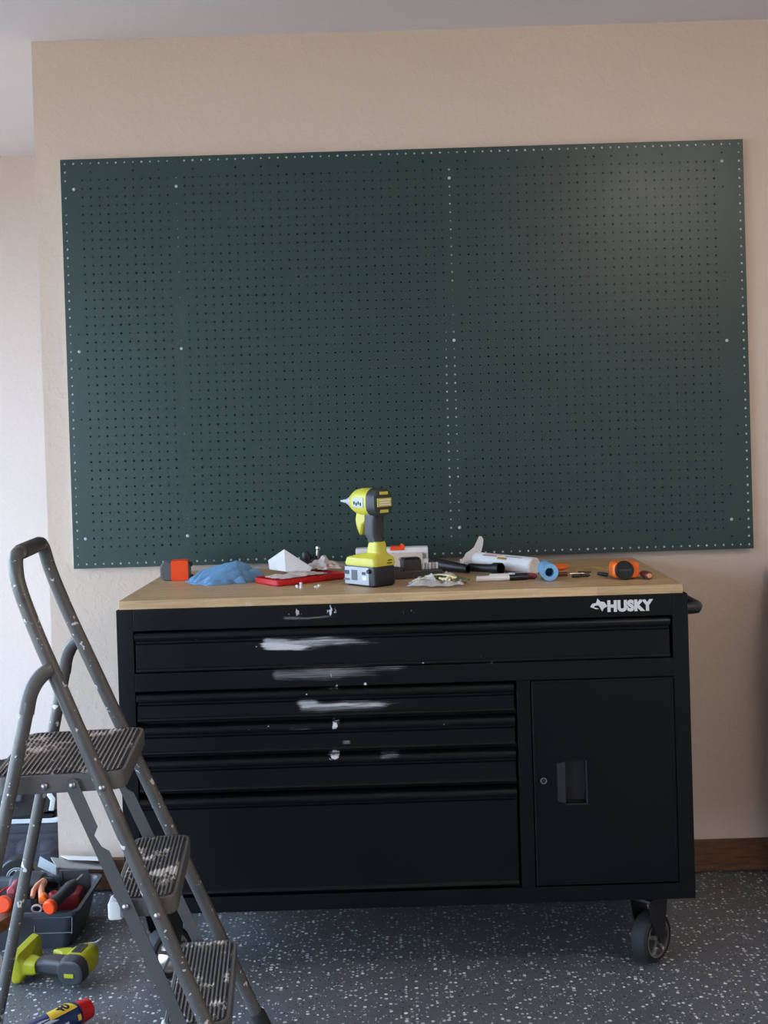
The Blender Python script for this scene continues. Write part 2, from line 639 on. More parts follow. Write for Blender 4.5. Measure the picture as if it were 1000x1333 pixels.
def chest_mat():
    m = bpy.data.materials.new('black_enamel_with_paint_smears')
    t = NT(m)
    base = t.mix(t.noise(3, 3), lin((7, 10, 12)), lin((11, 14, 16)))
    tc = t.t.nodes.new('ShaderNodeTexCoord')
    sep = t.n('ShaderNodeSeparateXYZ')
    t.t.links.new(tc.outputs['Object'], sep.inputs[0])
    X, Z = sep.outputs[0], sep.outputs[2]
    tot = None

    def acc(v):
        nonlocal tot
        tot = v if tot is None else t.m('MAXIMUM', tot, v)
    wobz = t.m('MULTIPLY', t.m('SUBTRACT', t.noise(7, 3), .5), .022)
    Zw = t.m('ADD', Z, wobz)
    streak = t.noise(9, 8, .75, (1, 1, 22))
    streak2 = t.noise(14, 7, .75, (.7, 1, 45))

    def smear(px0, px1, py0, py1, amp, lo=.4, hi=.62, tex=streak, fade=.5, core=0.0, up=0.0):
        p, q = kw(*on_y(px0, py0, YF)), kw(*on_y(px1, py1, YF))
        x0, x1 = p.x, q.x
        z0, z1 = min(p.z, q.z), max(p.z, q.z)
        if z1 - z0 < .008:
            z0, z1 = z0 - .004, z1 + .004
        zz = t.m('SUBTRACT', Zw, t.m('MULTIPLY', t.m('SUBTRACT', X, x0), up)) if up else Zw
        mx = t.m('MULTIPLY', t.sm(X, x0 - .006, x0 + .02), t.m('SUBTRACT', 1.0, t.sm(X, x0 + (x1 - x0) * fade, x1)))
        zc, hz = (z0 + z1) / 2, (z1 - z0) / 2
        dz = t.m('ABSOLUTE', t.m('SUBTRACT', zz, zc))
        mz = t.m('SUBTRACT', 1.0, t.sm(dz, hz * .1, hz * 1.25))
        val = t.m('MULTIPLY', mx, mz)
        ragged = t.sm(t.m('ADD', t.m('ADD', tex, core * .4), t.m('MULTIPLY', t.m('SUBTRACT', val, 1.0), .38)), lo, hi)
        v = t.m('MULTIPLY', ragged, t.sm(val, 0.0, .12))
        acc(t.m('MULTIPLY', v, amp))

    # (left, right, top, bottom) in the photograph, on the front of the chest
    smear(338, 535, 846, 824, .78, .36, .62, streak, .35, .15)
    smear(338, 420, 849, 834, .85, .3, .55, streak, .5, .3)
    smear(372, 525, 886, 864, .38, .42, .66, streak2, .6)
    smear(440, 560, 881, 858, .40, .45, .68, streak2, .6)
    smear(386, 565, 926, 908, .75, .40, .62, streak, .5, .12)
    smear(384, 420, 921, 909, .6, .3, .6, streak, .6, .2)
    smear(362, 475, 810, 798, .35, .46, .64, streak2, .5)
    smear(378, 470, 899, 889, .30, .45, .66, streak2, .5)
    smear(370, 430, 953, 942, .28, .45, .66, streak2, .5)
    smear(490, 540, 990, 974, .30, .42, .62, streak2, .5)
    smear(440, 465, 972, 962, .35, .4, .6, streak2, .5)
    smear(342, 560, 850, 822, .30, .40, .62, streak2, .3, .2)
    smear(350, 560, 890, 858, .22, .40, .62, streak2, .4, .2)
    smear(385, 570, 932, 904, .25, .40, .62, streak2, .3, .2)
    # drips and spots down the middle
    drip = t.noise(95, 3, .6, (1, 1, .4))
    smear(421, 441, 807, 784, .9, .51, .55, drip, .8)
    smear(422, 442, 908, 868, .9, .50, .55, drip, .8)
    smear(428, 444, 953, 932, .9, .43, .48, drip, .8)
    smear(424, 444, 993, 973, .9, .45, .50, drip, .8)
    smear(360, 400, 810, 786, .55, .56, .60, drip, .8)
    smear(505, 545, 810, 784, .5, .58, .62, drip, .8)
    vo = t.n('ShaderNodeTexVoronoi', Scale=42.0)
    t.put(vo.inputs['Vector'], t.coord((1, 1, 1)))
    sc = t.n('ShaderNodeSeparateColor')
    t.put(sc.inputs[0], vo.outputs['Color'])
    dot = t.m('MULTIPLY', t.m('LESS_THAN', vo.outputs['Distance'], t.m('MULTIPLY', sc.outputs[1], .16)), t.m('LESS_THAN', sc.outputs[0], .10))
    region = t.m('MULTIPLY', t.sm(X, -.65, -.2), t.m('SUBTRACT', 1.0, t.sm(X, -.05, .35)))
    region = t.m('MULTIPLY', region, t.sm(Z, .45, .75))
    acc(t.m('MULTIPLY', t.m('MULTIPLY', dot, region), .8))
    tot = t.m('MINIMUM', tot, 1.0)
    t.put(t.p.inputs['Base Color'], t.mix(tot, base, lin((214, 214, 216))))
    t.p.inputs['Specular IOR Level'].default_value = .24
    t.put(t.p.inputs['Roughness'], t.m('ADD', t.m('MULTIPLY_ADD', t.noise(4, 3), .12, .28), t.m('MULTIPLY', tot, .3)))
    t.bump(t.m('ADD', t.noise(350, 2), t.m('MULTIPLY', tot, 2.0)), .08, .0008)
    return m


M_chest = chest_mat()
b = B()
# carcass: sides, back, bottom, inner divider, and the face frame around drawers and door
kbox(b, BL, BL + .02, YF + .004, YK - .01, .19, .9375)
kbox(b, BR_ - .02, BR_, YF + .004, YK - .01, .19, .9375)
kbox(b, BL + .02, BR_ - .02, YK - .03, YK - .012, .19, .9375)
kbox(b, BL + .02, BR_ - .02, YF + .03, YK - .03, .19, .21)
kbox(b, BL + .02, BR_ - .02, YF + .03, YK - .03, .925, .9375)
DX0, DX1, DRX = -.661, .264, .652
kbox(b, BL, DX0 - .001, YF, YF + .03, .19, .9375)
kbox(b, DRX + .001, BR_, YF, YF + .03, .19, .9375)
kbox(b, DX0 - .001, DRX + .001, YF, YF + .03, .885, .9375)
kbox(b, DX0 - .001, DRX + .001, YF, YF + .03, .7365, .7815)
kbox(b, DX0 - .001, DRX + .001, YF, YF + .03, .19, .229)
kbox(b, DX1 + .004, .3015, YF, YF + .03, .229, .7365)
kbox(b, DX0, DRX, YF + .10, YF + .11, .21, .925)
for z in (.657, .575, .484):
    kbox(b, DX0, DX1 + .004, YF + .022, YF + .05, z - .006, z + .006)
obj('carcass', b, M_chest, chest)
wt = obj('worktop', B().box2(kw(CL, YF + .002, .9378), kw(CR, YK, TOPZ), .0022), M_top, chest, label='light butcher block wooden worktop with scuffs')


def drawer(x0, x1, z0, z1):
    """front panel with a rolled pull lip along its top edge"""
    y = YF
    lip = .021
    prof = [(y + .028, z1), (y - .002, z1)]
    for k in range(9):
        a = math.radians(90 - 22.5 * k)
        prof.append((y - .004 - .0085 * math.cos(a), z1 - lip / 2 + lip / 2 * math.sin(a)))
    prof += [(y + .004, z1 - lip - .001), (y + .004, z1 - lip - .006), (y + .001, z1 - lip - .009),
             (y + .001, z0 + .010), (y - .002, z0 + .007), (y - .003, z0 + .003), (y - .001, z0), (y + .028, z0)]
    rings = [[kw(x, p[0], p[1]) for p in prof] for x in (x0 + .003, x1 - .003)]
    return obj('drawer', B().loft(rings), M_chest, chest, 30)


drawer(DX0, DRX - .004, .784, .881)
for z0, z1 in ((.663, .731), (.581, .651), (.490, .569), (.237, .475)):
    d = drawer(DX0, DX1, z0, z1)

# door, built around its recessed pull
x0, x1, z0, z1 = .3045, .6505, .2335, .7345
rx0, rx1, rz0, rz1 = .380, .4305, .4335, .5385
yd = YF - .003
oo = [(x0, z0), (x1, z0), (x1, z1), (x0, z1)]
ii = [(rx0, rz0), (rx1, rz0), (rx1, rz1), (rx0, rz1)]
b = B().loft([[kw(x, yd + .020, z) for x, z in oo], [kw(x, yd + .001, z) for x, z in oo],
              [kw(x + .001 * sx, yd, z + .001 * sz) for (x, z), (sx, sz) in zip(oo, ((1, 1), (-1, 1), (-1, -1), (1, -1)))],
              [kw(x, yd, z) for x, z in ii], [kw(x, yd + .020, z) for x, z in ii]], caps=False, closed=True)
door = obj('door', b, M_chest, chest)
b = B()
# pressed rim around the door edge
for (a0, a1, c0, c1) in ((x0 + .004, x1 - .004, z1 - .006, z1 - .003), (x0 + .004, x1 - .004, z0 + .003, z0 + .006)):
    kbox(b, a0, a1, yd - .002, yd + .001, c0, c1, .0008)
for (a0, a1) in ((x0 + .003, x0 + .006), (x1 - .006, x1 - .003)):
    kbox(b, a0, a1, yd - .002, yd + .001, z0 + .004, z1 - .004, .0008)
obj('pressed_rim', b, M_chest, door)
b = B()
kbox(b, rx0 - .002, rx1 + .002, yd + .026, yd + .03, rz0 - .002, rz1 + .002, 0)
b.add([kw(rx0 - .019, yd - .0005, rz0 + .006), kw(rx0, yd - .003, rz0 + .002), kw(rx0, yd - .003, rz1 - .002), kw(rx0 - .019, yd - .0005, rz1 - .006)], [(0, 1, 2, 3)])
kbox(b, rx0, rx1, yd - .003, yd + .002, rz0 - .004, rz0, .001)
kbox(b, rx1, rx1 + .004, yd - .003, yd + .002, rz0 - .004, rz1, .001)
for a0, a1, c0, c1 in ((rx0, rx0 + .001, rz0, rz1), (rx1 - .001, rx1, rz0, rz1), (rx0, rx1, rz0, rz0 + .001), (rx0, rx1, rz1 - .001, rz1)):
    kbox(b, a0, a1, yd + .018, yd + .028, c0, c1, 0)
obj('recessed_pull', b, M_blk, door)
obj('lock', B().tube([kw(.3276 + .0068 * math.cos(a), yd - .0008, .4905 + .0068 * math.sin(a)) for a in [math.radians(15 * k) for k in range(25)]], .0012, 6), M_steel, door, label='small round steel lock ring')
obj('key_slot', B().lathe([(0, .0058), (.0008, .005), (.0009, .0003)], kw(.3276, yd, .4905), (0, -1, 0), 18), M_blk, door)

# maker's mark
tb = text_bm('HUSKY', .043, .0030, spacing=1.09)
xs = [v.co.x for v in tb.bm.verts]
ys = [v.co.y for v in tb.bm.verts]
wx, wy = max(xs) - min(xs), max(ys) - min(ys)
tx0, tx1, tz0, tz1 = .4955, .6075, .8975, .9265
for v in tb.bm.verts:
    u = (v.co.x - min(xs)) / wx
    w_ = (v.co.y - min(ys)) / wy
    y_ = YF - .0004 - .0004 * (v.co.z > 0)
    v.co = kw(tx0 + (tx1 - tx0) * u, y_, tz0 + (tz1 - tz0) * w_)
logo = obj('lettering', tb, M_logo, chest, label='white HUSKY lettering')
dog = [(768.5, 790), (771, 786), (776, 785), (778, 779), (781.5, 783), (786.5, 783.5), (791, 789), (786, 792), (784, 796), (781.5, 791), (779, 788), (774.5, 788.5), (773, 790.5), (777, 791.5), (780, 792.5), (776, 793)]
pd = [kw(*on_y(x, y, YF)) for x, y in dog]
obj('emblem', B().loft([[Vector((p.x, kw(0, YF - .0004, 0).y, p.z)) for p in pd], [Vector((p.x, kw(0, YF - .0009, 0).y, p.z)) for p in pd]]), M_logo, chest, label='white dog head emblem')

# push handle and hook on the right side
b = B()
hx, hz_ = BR_ + .040, .893
path = [(BR_ - .002, YF + .055, hz_), (BR_ + .020, YF + .052, hz_), (hx - .006, YF + .058, hz_), (hx, YF + .075, hz_ + .001)]
path += [(hx, YF + .12, hz_), (hx, YK - .12, hz_), (hx, YK - .075, hz_), (hx - .006, YK - .058, hz_), (BR_ + .020, YK - .052, hz_), (BR_ - .002, YK - .055, hz_)]
b.tube([kw(*p) for p in path], .0145, 14)
for yy in (YF + .053, YK - .053):
    b.box(kw(BR_ + .002, yy, hz_), (.005, .05, .045), .002)
obj('push_handle', b, M_blk, chest)
b = B()
b.tube([kw(BR_ - .001, YF + .08, .712), kw(BR_ + .008, YF + .08, .706), kw(BR_ + .015, YF + .08, .694), kw(BR_ + .010, YF + .08, .688), kw(BR_ + .004, YF + .08, .692)], .005, 8)
b.box(kw(BR_ + .002, YF + .08, .70), (.004, .02, .036), .001)
obj('side_hook', b, M_blk, chest)

# casters
WR = .0625
ck = bpy.data.objects.new('caster', None)
C.objects.link(ck)
ck.parent = chest
A = Vector((.70, -.714, 0)).normalized()      # wheel axle
T = Vector((0, 0, 1)).cross(A)
cwh = Vector((0, 0, WR))
prof = [(-.020, .044), (-.023, .0475), (-.023, .055), (-.018, .0605), (-.008, WR), (.008, WR), (.018, .0605), (.023, .055), (.023, .0475), (.020, .044)]
b = B()
b.lathe(prof, cwh, A, 36, caps=False)
obj('tread', b, M_rubber, ck)
b = B()
b.lathe([(-.019, .0455), (-.0225, .0468), (-.0225, .0425), (-.012, .041), (.012, .041), (.0225, .0425), (.0225, .0468), (.019, .0455)], cwh, A, 36, caps=False)
b.lathe([(-.022, .010), (-.022, .012), (.022, .012), (.024, .008), (.024, .0005)], cwh, A, 20)
for k in range(5):
    a = 2 * math.pi * k / 5 + .3
    d = T * math.cos(a) + Vector((0, 0, 1)) * math.sin(a)
    e = A.cross(d)
    for sgn in (1,):
        ring = lambda r, w2, h: [cwh + d * r + e * (w2 * sx) + A * (h * sy) for sx, sy in ((-1, -1), (1, -1), (1, 1), (-1, 1))]
        b.loft([ring(.010, .0055, .019), ring(.043, .0032, .0195)])
rim = obj('wheel_rim', b, M_chrome, ck, label='chrome five spoke rim')
b = B()
PT = .188
for sgn in (-1, 1):
    off = A * (.0285 * sgn)
    pl = [(-.021, .052), (-.017, .088), (.030, .118), (.034, .150), (-.044, .150), (-.042, .128), (-.026, .098), (-.030, .06)]
    pl = [(-.008, WR - .010), (.008, WR - .010), (.012, WR + .004), (.022, .118), (.030, .163), (-.050, .163), (-.040, .118), (-.012, WR + .004)]
    b.loft([[off + T * (p + .004) + Vector((0, 0, q)) + A * (s2 * .0015) for p, q in pl] for s2 in (-1, 1)])
b.box((T * -.006) + Vector((0, 0, .166)), (.078, .062, .008), .002, Matrix((T, A, Vector((0, 0, 1)))).transposed())
b.lathe([(0, .034), (.008, .034), (.011, .028)], T * -.006 + Vector((0, 0, .168)), (0, 0, 1), 20)
b.box(T * -.006 + Vector((0, 0, .1855)), (.10, .09, .006), .001)
b.lathe([(-.033, .0001), (-.033, .007), (.033, .007), (.033, .0001)], cwh, A, 8)
obj('fork', b, M_blk, ck)
spots = [(.597, YF + .088), (-.622, YF + .088), (.597, YK - .10), (-.622, YK - .10)]
ck.location = (*(Vector((*spots[0], 0)) - K0).xy, 0)
for s_ in spots[1:]:
    c2 = copy_tree(ck, chest)
    c2.location = (*(Vector((*s_, 0)) - K0).xy, 0)

# ------------------------------------------------------------------ step ladder
def ladder_mat():
    m = bpy.data.materials.new('grey_tube_with_paint_spatter')
    t = NT(m)
    base = t.mix(t.noise(9, 4), lin((72, 71, 69)), lin((106, 103, 99)))
    worn = t.sm(t.noise(14, 6, .7, (1, 1, .5)), .55, .72)
    base = t.mix(t.m('MULTIPLY', worn, .55), base, lin((40, 40, 40)))
    sp = t.sm(t.noise(30, 3, .6), .655, .68)
    sp2 = t.sm(t.noise(85, 2, .5), .68, .71)
    k = t.m('MAXIMUM', sp, sp2)
    t.put(t.p.inputs['Base Color'], t.mix(k, base, lin((206, 200, 196))))
    t.put(t.p.inputs['Metallic'], t.m('MULTIPLY', t.m('SUBTRACT', 1.0, k), .25))
    t.put(t.p.inputs['Roughness'], t.m('MULTIPLY_ADD', t.noise(20, 3), .2, .32))
    t.bump(t.m('ADD', t.noise(120, 3), t.m('MULTIPLY', k, 1.5)), .12, .001)
    return m


def tread_mat(name='ribbed_tread_with_paint', c0=(44, 42, 41), c1=(66, 62, 60)):
    m = bpy.data.materials.new(name)
    t = NT(m)
    base = t.mix(t.noise(40, 4), lin(c0), lin(c1))
    dust = t.m('MULTIPLY', t.sm(t.noise(6, 4), .45, .7), .35)
    base = t.mix(dust, base, lin((132, 118, 112)))
    sp = t.m('MULTIPLY', t.sm(t.noise(12, 4, .6), .54, .60), t.sm(t.noise(55, 3), .42, .54))
    sp2 = t.sm(t.noise(75, 2, .5, (1, .7, 1)), .70, .74)
    k = t.m('MAXIMUM', sp, sp2)
    t.put(t.p.inputs['Base Color'], t.mix(k, base, lin((196, 188, 182))))
    t.p.inputs['Roughness'].default_value = .7
    t.bump(t.noise(300, 2), .2, .0008)
    return m


M_lad = ladder_mat()
M_tread = tread_mat()
M_ridge = tread_mat('dusty_tread_ridges', (104, 95, 90), (146, 134, 128))
M_ridge2 = tread_mat('worn_tread_ridges', (76, 74, 72), (108, 104, 101))
M_bar = mat('dull_grey_steel', (84, 83, 83), .55, .15, .1, 20)
M_ladflange = mat('step_side_steel', (98, 95, 92), .5, .2, .12, 25)
lad = thing('step_ladder', 'grey metal three step ladder with paint spattered treads beside the tool chest', 'ladder', (-.56, 2.38, 0), .1)


def smooth_path(pts, n=5):
    pts = [Vector(p) for p in pts]
    out = []
    for i in range(len(pts) - 1):
        p0, p1, p2, p3 = pts[max(i - 1, 0)], pts[i], pts[i + 1], pts[min(i + 2, len(pts) - 1)]
        for k in range(n):
            t_ = k / n
            out.append(.5 * ((2 * p1) + (p2 - p0) * t_ + (2 * p0 - 5 * p1 + 4 * p2 - p3) * t_ * t_ + (3 * p1 - p0 - 3 * p2 + p3) * t_ ** 3))
    return out + [pts[-1]]


def ru(z):
    return -.04 + .40 * (.70 - z)


def hw(z):
    return .225 - .0714 * z


path = []
side = [(ru(z), hw(z), z) for z in (.025, .3, .6, .9)]
side += [(-.148, .157, .97), (-.172, .153, 1.035), (-.188, .148, 1.085), (-.194, .137, 1.118), (-.196, .120, 1.134), (-.196, .095, 1.1395)]
near = [(u, -v, z) for u, v, z in side]
far = list(reversed(side))
path = near + [(-.196, 0, 1.140)] + far
obj('front_frame', B().tube(smooth_path(path), .0138, 14), M_lad, lad)
obj('hand_grip', B().tube([(-.196, v, 1.1395) for v in (-.085, -.084, -.04, 0, .04, .084, .085)], [.0140, .0156, .0158, .0158, .0158, .0156, .0140], 14), mat('scuffed_dark_grip', (58, 56, 55), .5, var=.4, vscale=40), lad, label='dark scuffed hand grip')


def step(u0, u1, z, h, flange, npitch, tops, ridge_m):
    cu, du = (u0 + u1) / 2, (u1 - u0) / 2
    out = rrect(du, h, .028, 5)
    b = B()
    rings = []
    for ins, dz in ((.002, -flange), (0, -flange + .002), (0, -.003), (.002, 0), (.008, 0), (.009, -.002)):
        k = rrect(du - ins, h - ins, .028 - min(ins, .02), 5)
        rings.append([Vector((cu + x, y, z + dz)) for x, y in k])
    b.loft(rings)
    s = obj('step', b, M_ladflange, lad)
    # ribbed mat: a corrugated sheet following the rounded outline
    b = B()
    n = npitch * 4
    lo, hi = cu - du + .010, cu + du - .010
    rows = []
    r = .022
    for i in range(n + 1):
        u = lo + (hi - lo) * i / n
        e = min(u - lo, hi - u)
        hh = h - .010 - (0 if e > r else r - math.sqrt(max(0, r * r - (r - e) ** 2)))
        zz = z + (.0022 if i % 4 in tops else -.0002)
        rows.append((u, hh, zz))
    vs, fs = [], []
    for u, hh, zz in rows:
        vs += [(u, -hh, z - .001), (u, -hh, zz), (u, hh, zz), (u, hh, z - .001)]
    for i in range(n):
        a = i * 4
        for k in range(3):
            fs.append((a + k, a + k + 1, a + 5 + k, a + 4 + k))
    b.add(vs, fs)
    tr_ = obj('ribbed_tread', b, M_tread, s, 20)
    tr_.data.materials.append(ridge_m)
    for p_ in tr_.data.polygons:
        if p_.normal.z > .9 and p_.center.z > z + .0015:
            p_.material_index = 1
    return s


step(-.250, .002, .722, .172, .034, 25, (1, 2), M_ridge)
s2 = step(-.032, .092, .478, .178, .034, 13, (1, 2), M_ridge2)
s3 = step(.058, .186, .234, .188, .034, 13, (1, 2), M_ridge2)
for s_, u, z, v in ((s2, -.030, .478, -.178), (s3, .060, .234, -.188)):
    obj('end_cap', B().box((u + .006, v + .024, z - .021), (.028, .044, .036), .006), M_white, s_, label='white plastic corner cap')
for sg in (-1, 1):
    leg = [(-.168 - .2285 * (.862 - z), sg * (.204 - .012 * (1 - z / .862)), z) for z in (.868, .70, .45, .2, .03)]
    leg = [(u, sg * (.191 + .028 * (1 - z / .87)), z) for u, v, z in leg]
    rl = obj('rear_leg', B().tube(leg, .0128, 14), M_lad, lad)
    u, v, z = leg[-1]
    obj('rubber_foot', B().lathe([(0, .017), (.045, .0165), (.05, .0135)], (u - .006, v, 0), (.228, -.028 * sg, 1), 14), M_rubber, rl)
    br = [(-.172, sg * .191, .845), (-.166, sg * .188, .876), (-.157, sg * .183, .898), (-.146, sg * .178, .912), (-.136, sg * .174, .920), (-.131, sg * .168, .923)]
    obj('hinge_bracket', B().tube(smooth_path(br, 3), [.0150] * 5 + [.0155] * 6 + [.0150] * 4 + [.012], 12, .8), M_ladflange, lad)
    # link bar with its notch
    bar = [(-.1075, .700), (-.1075 + .415 * .085, .615), (-.1075 + .415 * .09 + .012, .606), (-.1075 + .415 * .115 + .012, .582), (-.1075 + .415 * .12, .575), (-.110 + .415 * .50, .20), (-.084 + .415 * .50, .20), (-.0815, .700), (-.0845, .711), (-.0945, .716), (-.1045, .711)]
    bar = [(-.1075, .700), (-.110 + .415 * .50, .20), (-.084 + .415 * .50, .20), (-.0815 + .415 * .125, .575), (-.0815 + .415 * .115 - .010, .584), (-.0815 + .415 * .085 - .011, .606), (-.0815 + .415 * .075, .622), (-.0815, .700), (-.0845, .711), (-.0945, .716), (-.1045, .711)]
    fn = lambda a, c, tt, sg=sg: (a, sg * (.1765 + tt + .020 * max(0, (.70 - c)) / .5), c)
    obj('link_bar', B().prism(bar, fn, (0, .003)), M_bar, lad)
    u, v, z = (ru(.025), sg * hw(.025), .025)
    obj('rubber_foot', B().lathe([(0, .018), (.05, .0172), (.055, .0145)], (ru(0) + .002, sg * hw(0), 0), (-.40, -.0714 * sg, 1), 14), M_rubber, lad)
    for (u, vv, z) in ((-.205, .2055, .700), (-.147, .176, .703), (-.0945, .180, .703), (ru(.697), hw(.697) + .0125, .697), (-.134, hw(.925) + .013, .925), (-.002, .190, .47), (ru(.455), hw(.455) + .0125, .455), (.1, .200, .225), (ru(.205), hw(.205) + .0125, .205)):
        obj('rivet', B().lathe([(-.004, .0068), (0, .0068), (.0022, .0055), (.0035, .0028), (.0038, .0001)], (u, sg * vv, z), (0, sg, 0), 12), M_steel, lad)
obj('cross_brace', B().box((-.169, 0, .742), (.034, .06, .012), .004), M_dkg, lad) if False else None

# ------------------------------------------------------------------ things on the worktop
TZ = TOPZ + .0004


def at(px, py):
    return on_z(px, py, TZ)


# tape measure
p = at(227, 756)
tm = thing('tape_measure', 'small grey and orange tape measure at the rear corner of the worktop', 'tape measure', (p.x, p.y + .025, TZ), .12)
prof = rrect(.0415, .0255, .016, 5)
b = B()
b.loft([[Vector((x * k, y, z + .0262)) for x, z in [(q[0] * k, q[1] * k) for q in prof]] for y, k in ((-.024, .93), (-.021, 1.0), (.021, 1.0), (.024, .93))])
obj('case', b, M_gry, tm)
pr2 = rrect(.0235, .0268, .004, 3)
b = B()
b.loft([[Vector((x + .012, y, z + .0270)) for x, z in pr2] for y in (-.0262, .0262)])
obj('orange_shell', b, M_redor, tm, label='bright orange shell')
obj('hook_tab', B().box((.043, -.004, .008), (.010, .02, .010), .002), M_blk, tm)
obj('lock_button', B().box((.041, -.004, .042), (.012, .02, .012), .003), M_blk, tm)
obj('belt_clip', B().box((-.005, .0285, .030), (.03, .003, .035), .001), M_steel, tm)

# blue cloth
p = at(291, 757)
cl = thing('microfibre_cloth', 'crumpled blue microfibre cloth lying beside the tape measure', 'cloth', (p.x, p.y, TZ))


def cloth(i, j):
    th = 2 * math.pi * i
    r = j
    out = 1 + .13 * math.sin(3 * th + .5) + .09 * math.sin(7 * th + 1) + .05 * math.sin(13 * th)
    x = .100 * r * out * math.cos(th)
    y = .070 * r * out * math.sin(th)
    yr = y - .42 * x + .007 * math.sin(x * 34 + 1)
    rise = .020 + .042 * max(0.0, min(1.0, (x + .085) / .12)) ** .8
    if x > .05:
        rise *= 1 - .35 * (x - .05) / .06
    back = max(0.0, min(1.0, (y + .075) / .085))
    fold = abs(math.sin(yr * 118 + 1.6 * nz(x * 12, y * 10))) ** .8
    h = 0.72 * rise * (.30 + .70 * back) * (1 - r ** 4) * (.55 + .45 * fold)
    h += .019 * (fold - .5) * (1 - r ** 6) +   .003 * nz(x * 55, y * 55, 3) + .0015 * nz(x * 130, y * 130, 5)
    h *= min(1, (1 - r) * 9 + .10)
    return Vector((x, y, max(h, .0015 + .001 * fold) + .0006))


b = B()
nu, nv = 150, 44
vs = [cloth(i / nu, max(j, .25) / nv) for i in range(nu) for j in range(nv + 1)]
fs = [(i * (nv + 1) + j, ((i + 1) % nu) * (nv + 1) + j, ((i + 1) % nu) * (nv + 1) + j + 1, i * (nv + 1) + j + 1) for i in range(nu) for j in range(nv)]
fs.append([i * (nv + 1) for i in range(nu)])
vs2 = [Vector((vs[i * (nv + 1) + nv].x, vs[i * (nv + 1) + nv].y, 0)) for i in range(nu)]
n0 = len(vs)
fs += [(i * (nv + 1) + nv, ((i + 1) % nu) * (nv + 1) + nv, n0 + (i + 1) % nu, n0 + i) for i in range(nu)]
b.add(vs + vs2, fs)
obj('folds', b, M_cloth, cl, 80)

# red tray with packets
pA, pB, pC = at(322, 756), at(361, 764), at(452, 753)
e1v = (pC - pB)
e2v = (pA - pB)
len1, ang = e1v.length, math.atan2(e1v.y, e1v.x)
tray = thing('red_case_lid', 'shallow red plastic case lid holding loose packets', 'tray', (pB.x, pB.y, TZ), ang)
W_, H_ = len1, .122
b = B()
out = rrect(W_ / 2, H_ / 2, .014, 4)
rings = []
for ins, z in ((.003, 0), (0, .003), (0, .0145), (.0015, .016), (.005, .016), (.0065, .0145), (.007, .004)):
    rings.append([Vector((W_ / 2 + x, H_ / 2 + y, z)) for x, y in rrect(W_ / 2 - ins, H_ / 2 - ins, max(.004, .014 - ins), 4)])
b.loft(rings)
obj('shell', b, M_red, tray)
for fx_ in (.3, .7):
    obj('latch', B().box((W_ * fx_, -.001, .010), (.042, .006, .012), .002), M_red, tray)
TR = Matrix.Rotation(ang, 3, 'Z')


def tw(u, v, z):
    return TR @ Vector((u, v, z)) + Vector((pB.x, pB.y, TZ))


def crumple(name, label, cat, pos, su, sv, hh, m, rz, seed, th=.0008, spots=None, group=None, z0=0.0):
    o = thing(name, label, cat, pos, rz, group)

    def fn(i, j):
        x, y = (i - .5) * su, (j - .5) * sv
        e = min(i, 1 - i, j, 1 - j) * 2
        ox = .12 * su * nz(j * 3.1, seed) + .08 * su * nz(j * 9, seed, 4)
        oy = .15 * sv * nz(i * 3.1, seed + 5) + .08 * sv * nz(i * 11, seed, 9)
        h = hh * (.30 + .75 * min(1, e * 2.2)) * (.65 + .9 * nz(x * 30, y * 30, seed) + .35 * abs(nz(x * 85, y * 85, seed)))
        return Vector((x + ox, y + oy, max(h, .0012) + th))
    obj('film', B().sheet(fn, 30, 22, th), m, o, 60)
    return o


M_packet = mat('packet_film', (206, 196, 190), .45)


def packet_mat():
    m = bpy.data.materials.new('packet_film_red_print')
    t = NT(m)
    k = t.m('MULTIPLY', t.sm(t.noise(38, 3, .6, (1, 2.4, 1)), .60, .66), .7)
    k2 = t.m('MULTIPLY', t.sm(t.noise(30, 3, .6, (2, 1, 1)), .64, .70), .6)
    c = t.mix(k, lin((212, 202, 196)), lin((176, 92, 92)))
    t.put(t.p.inputs['Base Color'], t.mix(k2, c, lin((120, 110, 108))))
    t.p.inputs['Roughness'].default_value = .4
    return m


M_pack2 = packet_mat()
q = tw(W_ * .40, H_ * .40, .0165)
crumple('hardware_packet', 'flat cream hardware packet with red print on the red lid', 'packet', q, .145, .085, .008, M_pack2, ang + .1, 3)
q = tw(W_ * .72, H_ * .92, .0165)
crumple('plastic_packet', 'crinkled pale plastic packet at the far end of the red lid', 'packet', (q.x + .052, q.y + .030, TZ + .0165), .085, .08, .028, M_pack2, .2, 11)
# folded white card standing like a tent
q0 = on_y(346, 738, 3.19)
card = thing('folded_card', 'white folded card standing up like a tent on the red lid', 'card', (-.345, 3.20, TZ + .020))
b = B()
base = card.location
P = lambda x, y, yy: Vector(on_y(x, y, yy)) - base
c1 = [P(349, 729.5, 3.235), P(370, 715, 3.215), P(372, 744, 3.150), P(351, 741, 3.17)]
c2 = [P(370, 715, 3.215), P(407, 739, 3.175), P(403, 744.5, 3.150), P(372, 744, 3.150)]
for c in (c1, c2):
    nrm = (c[1] - c[0]).cross(c[2] - c[0]).normalized() * .0009
    b.loft([c, [v + nrm for v in c]])
obj('card_sheet', b, M_paper, card, 20)

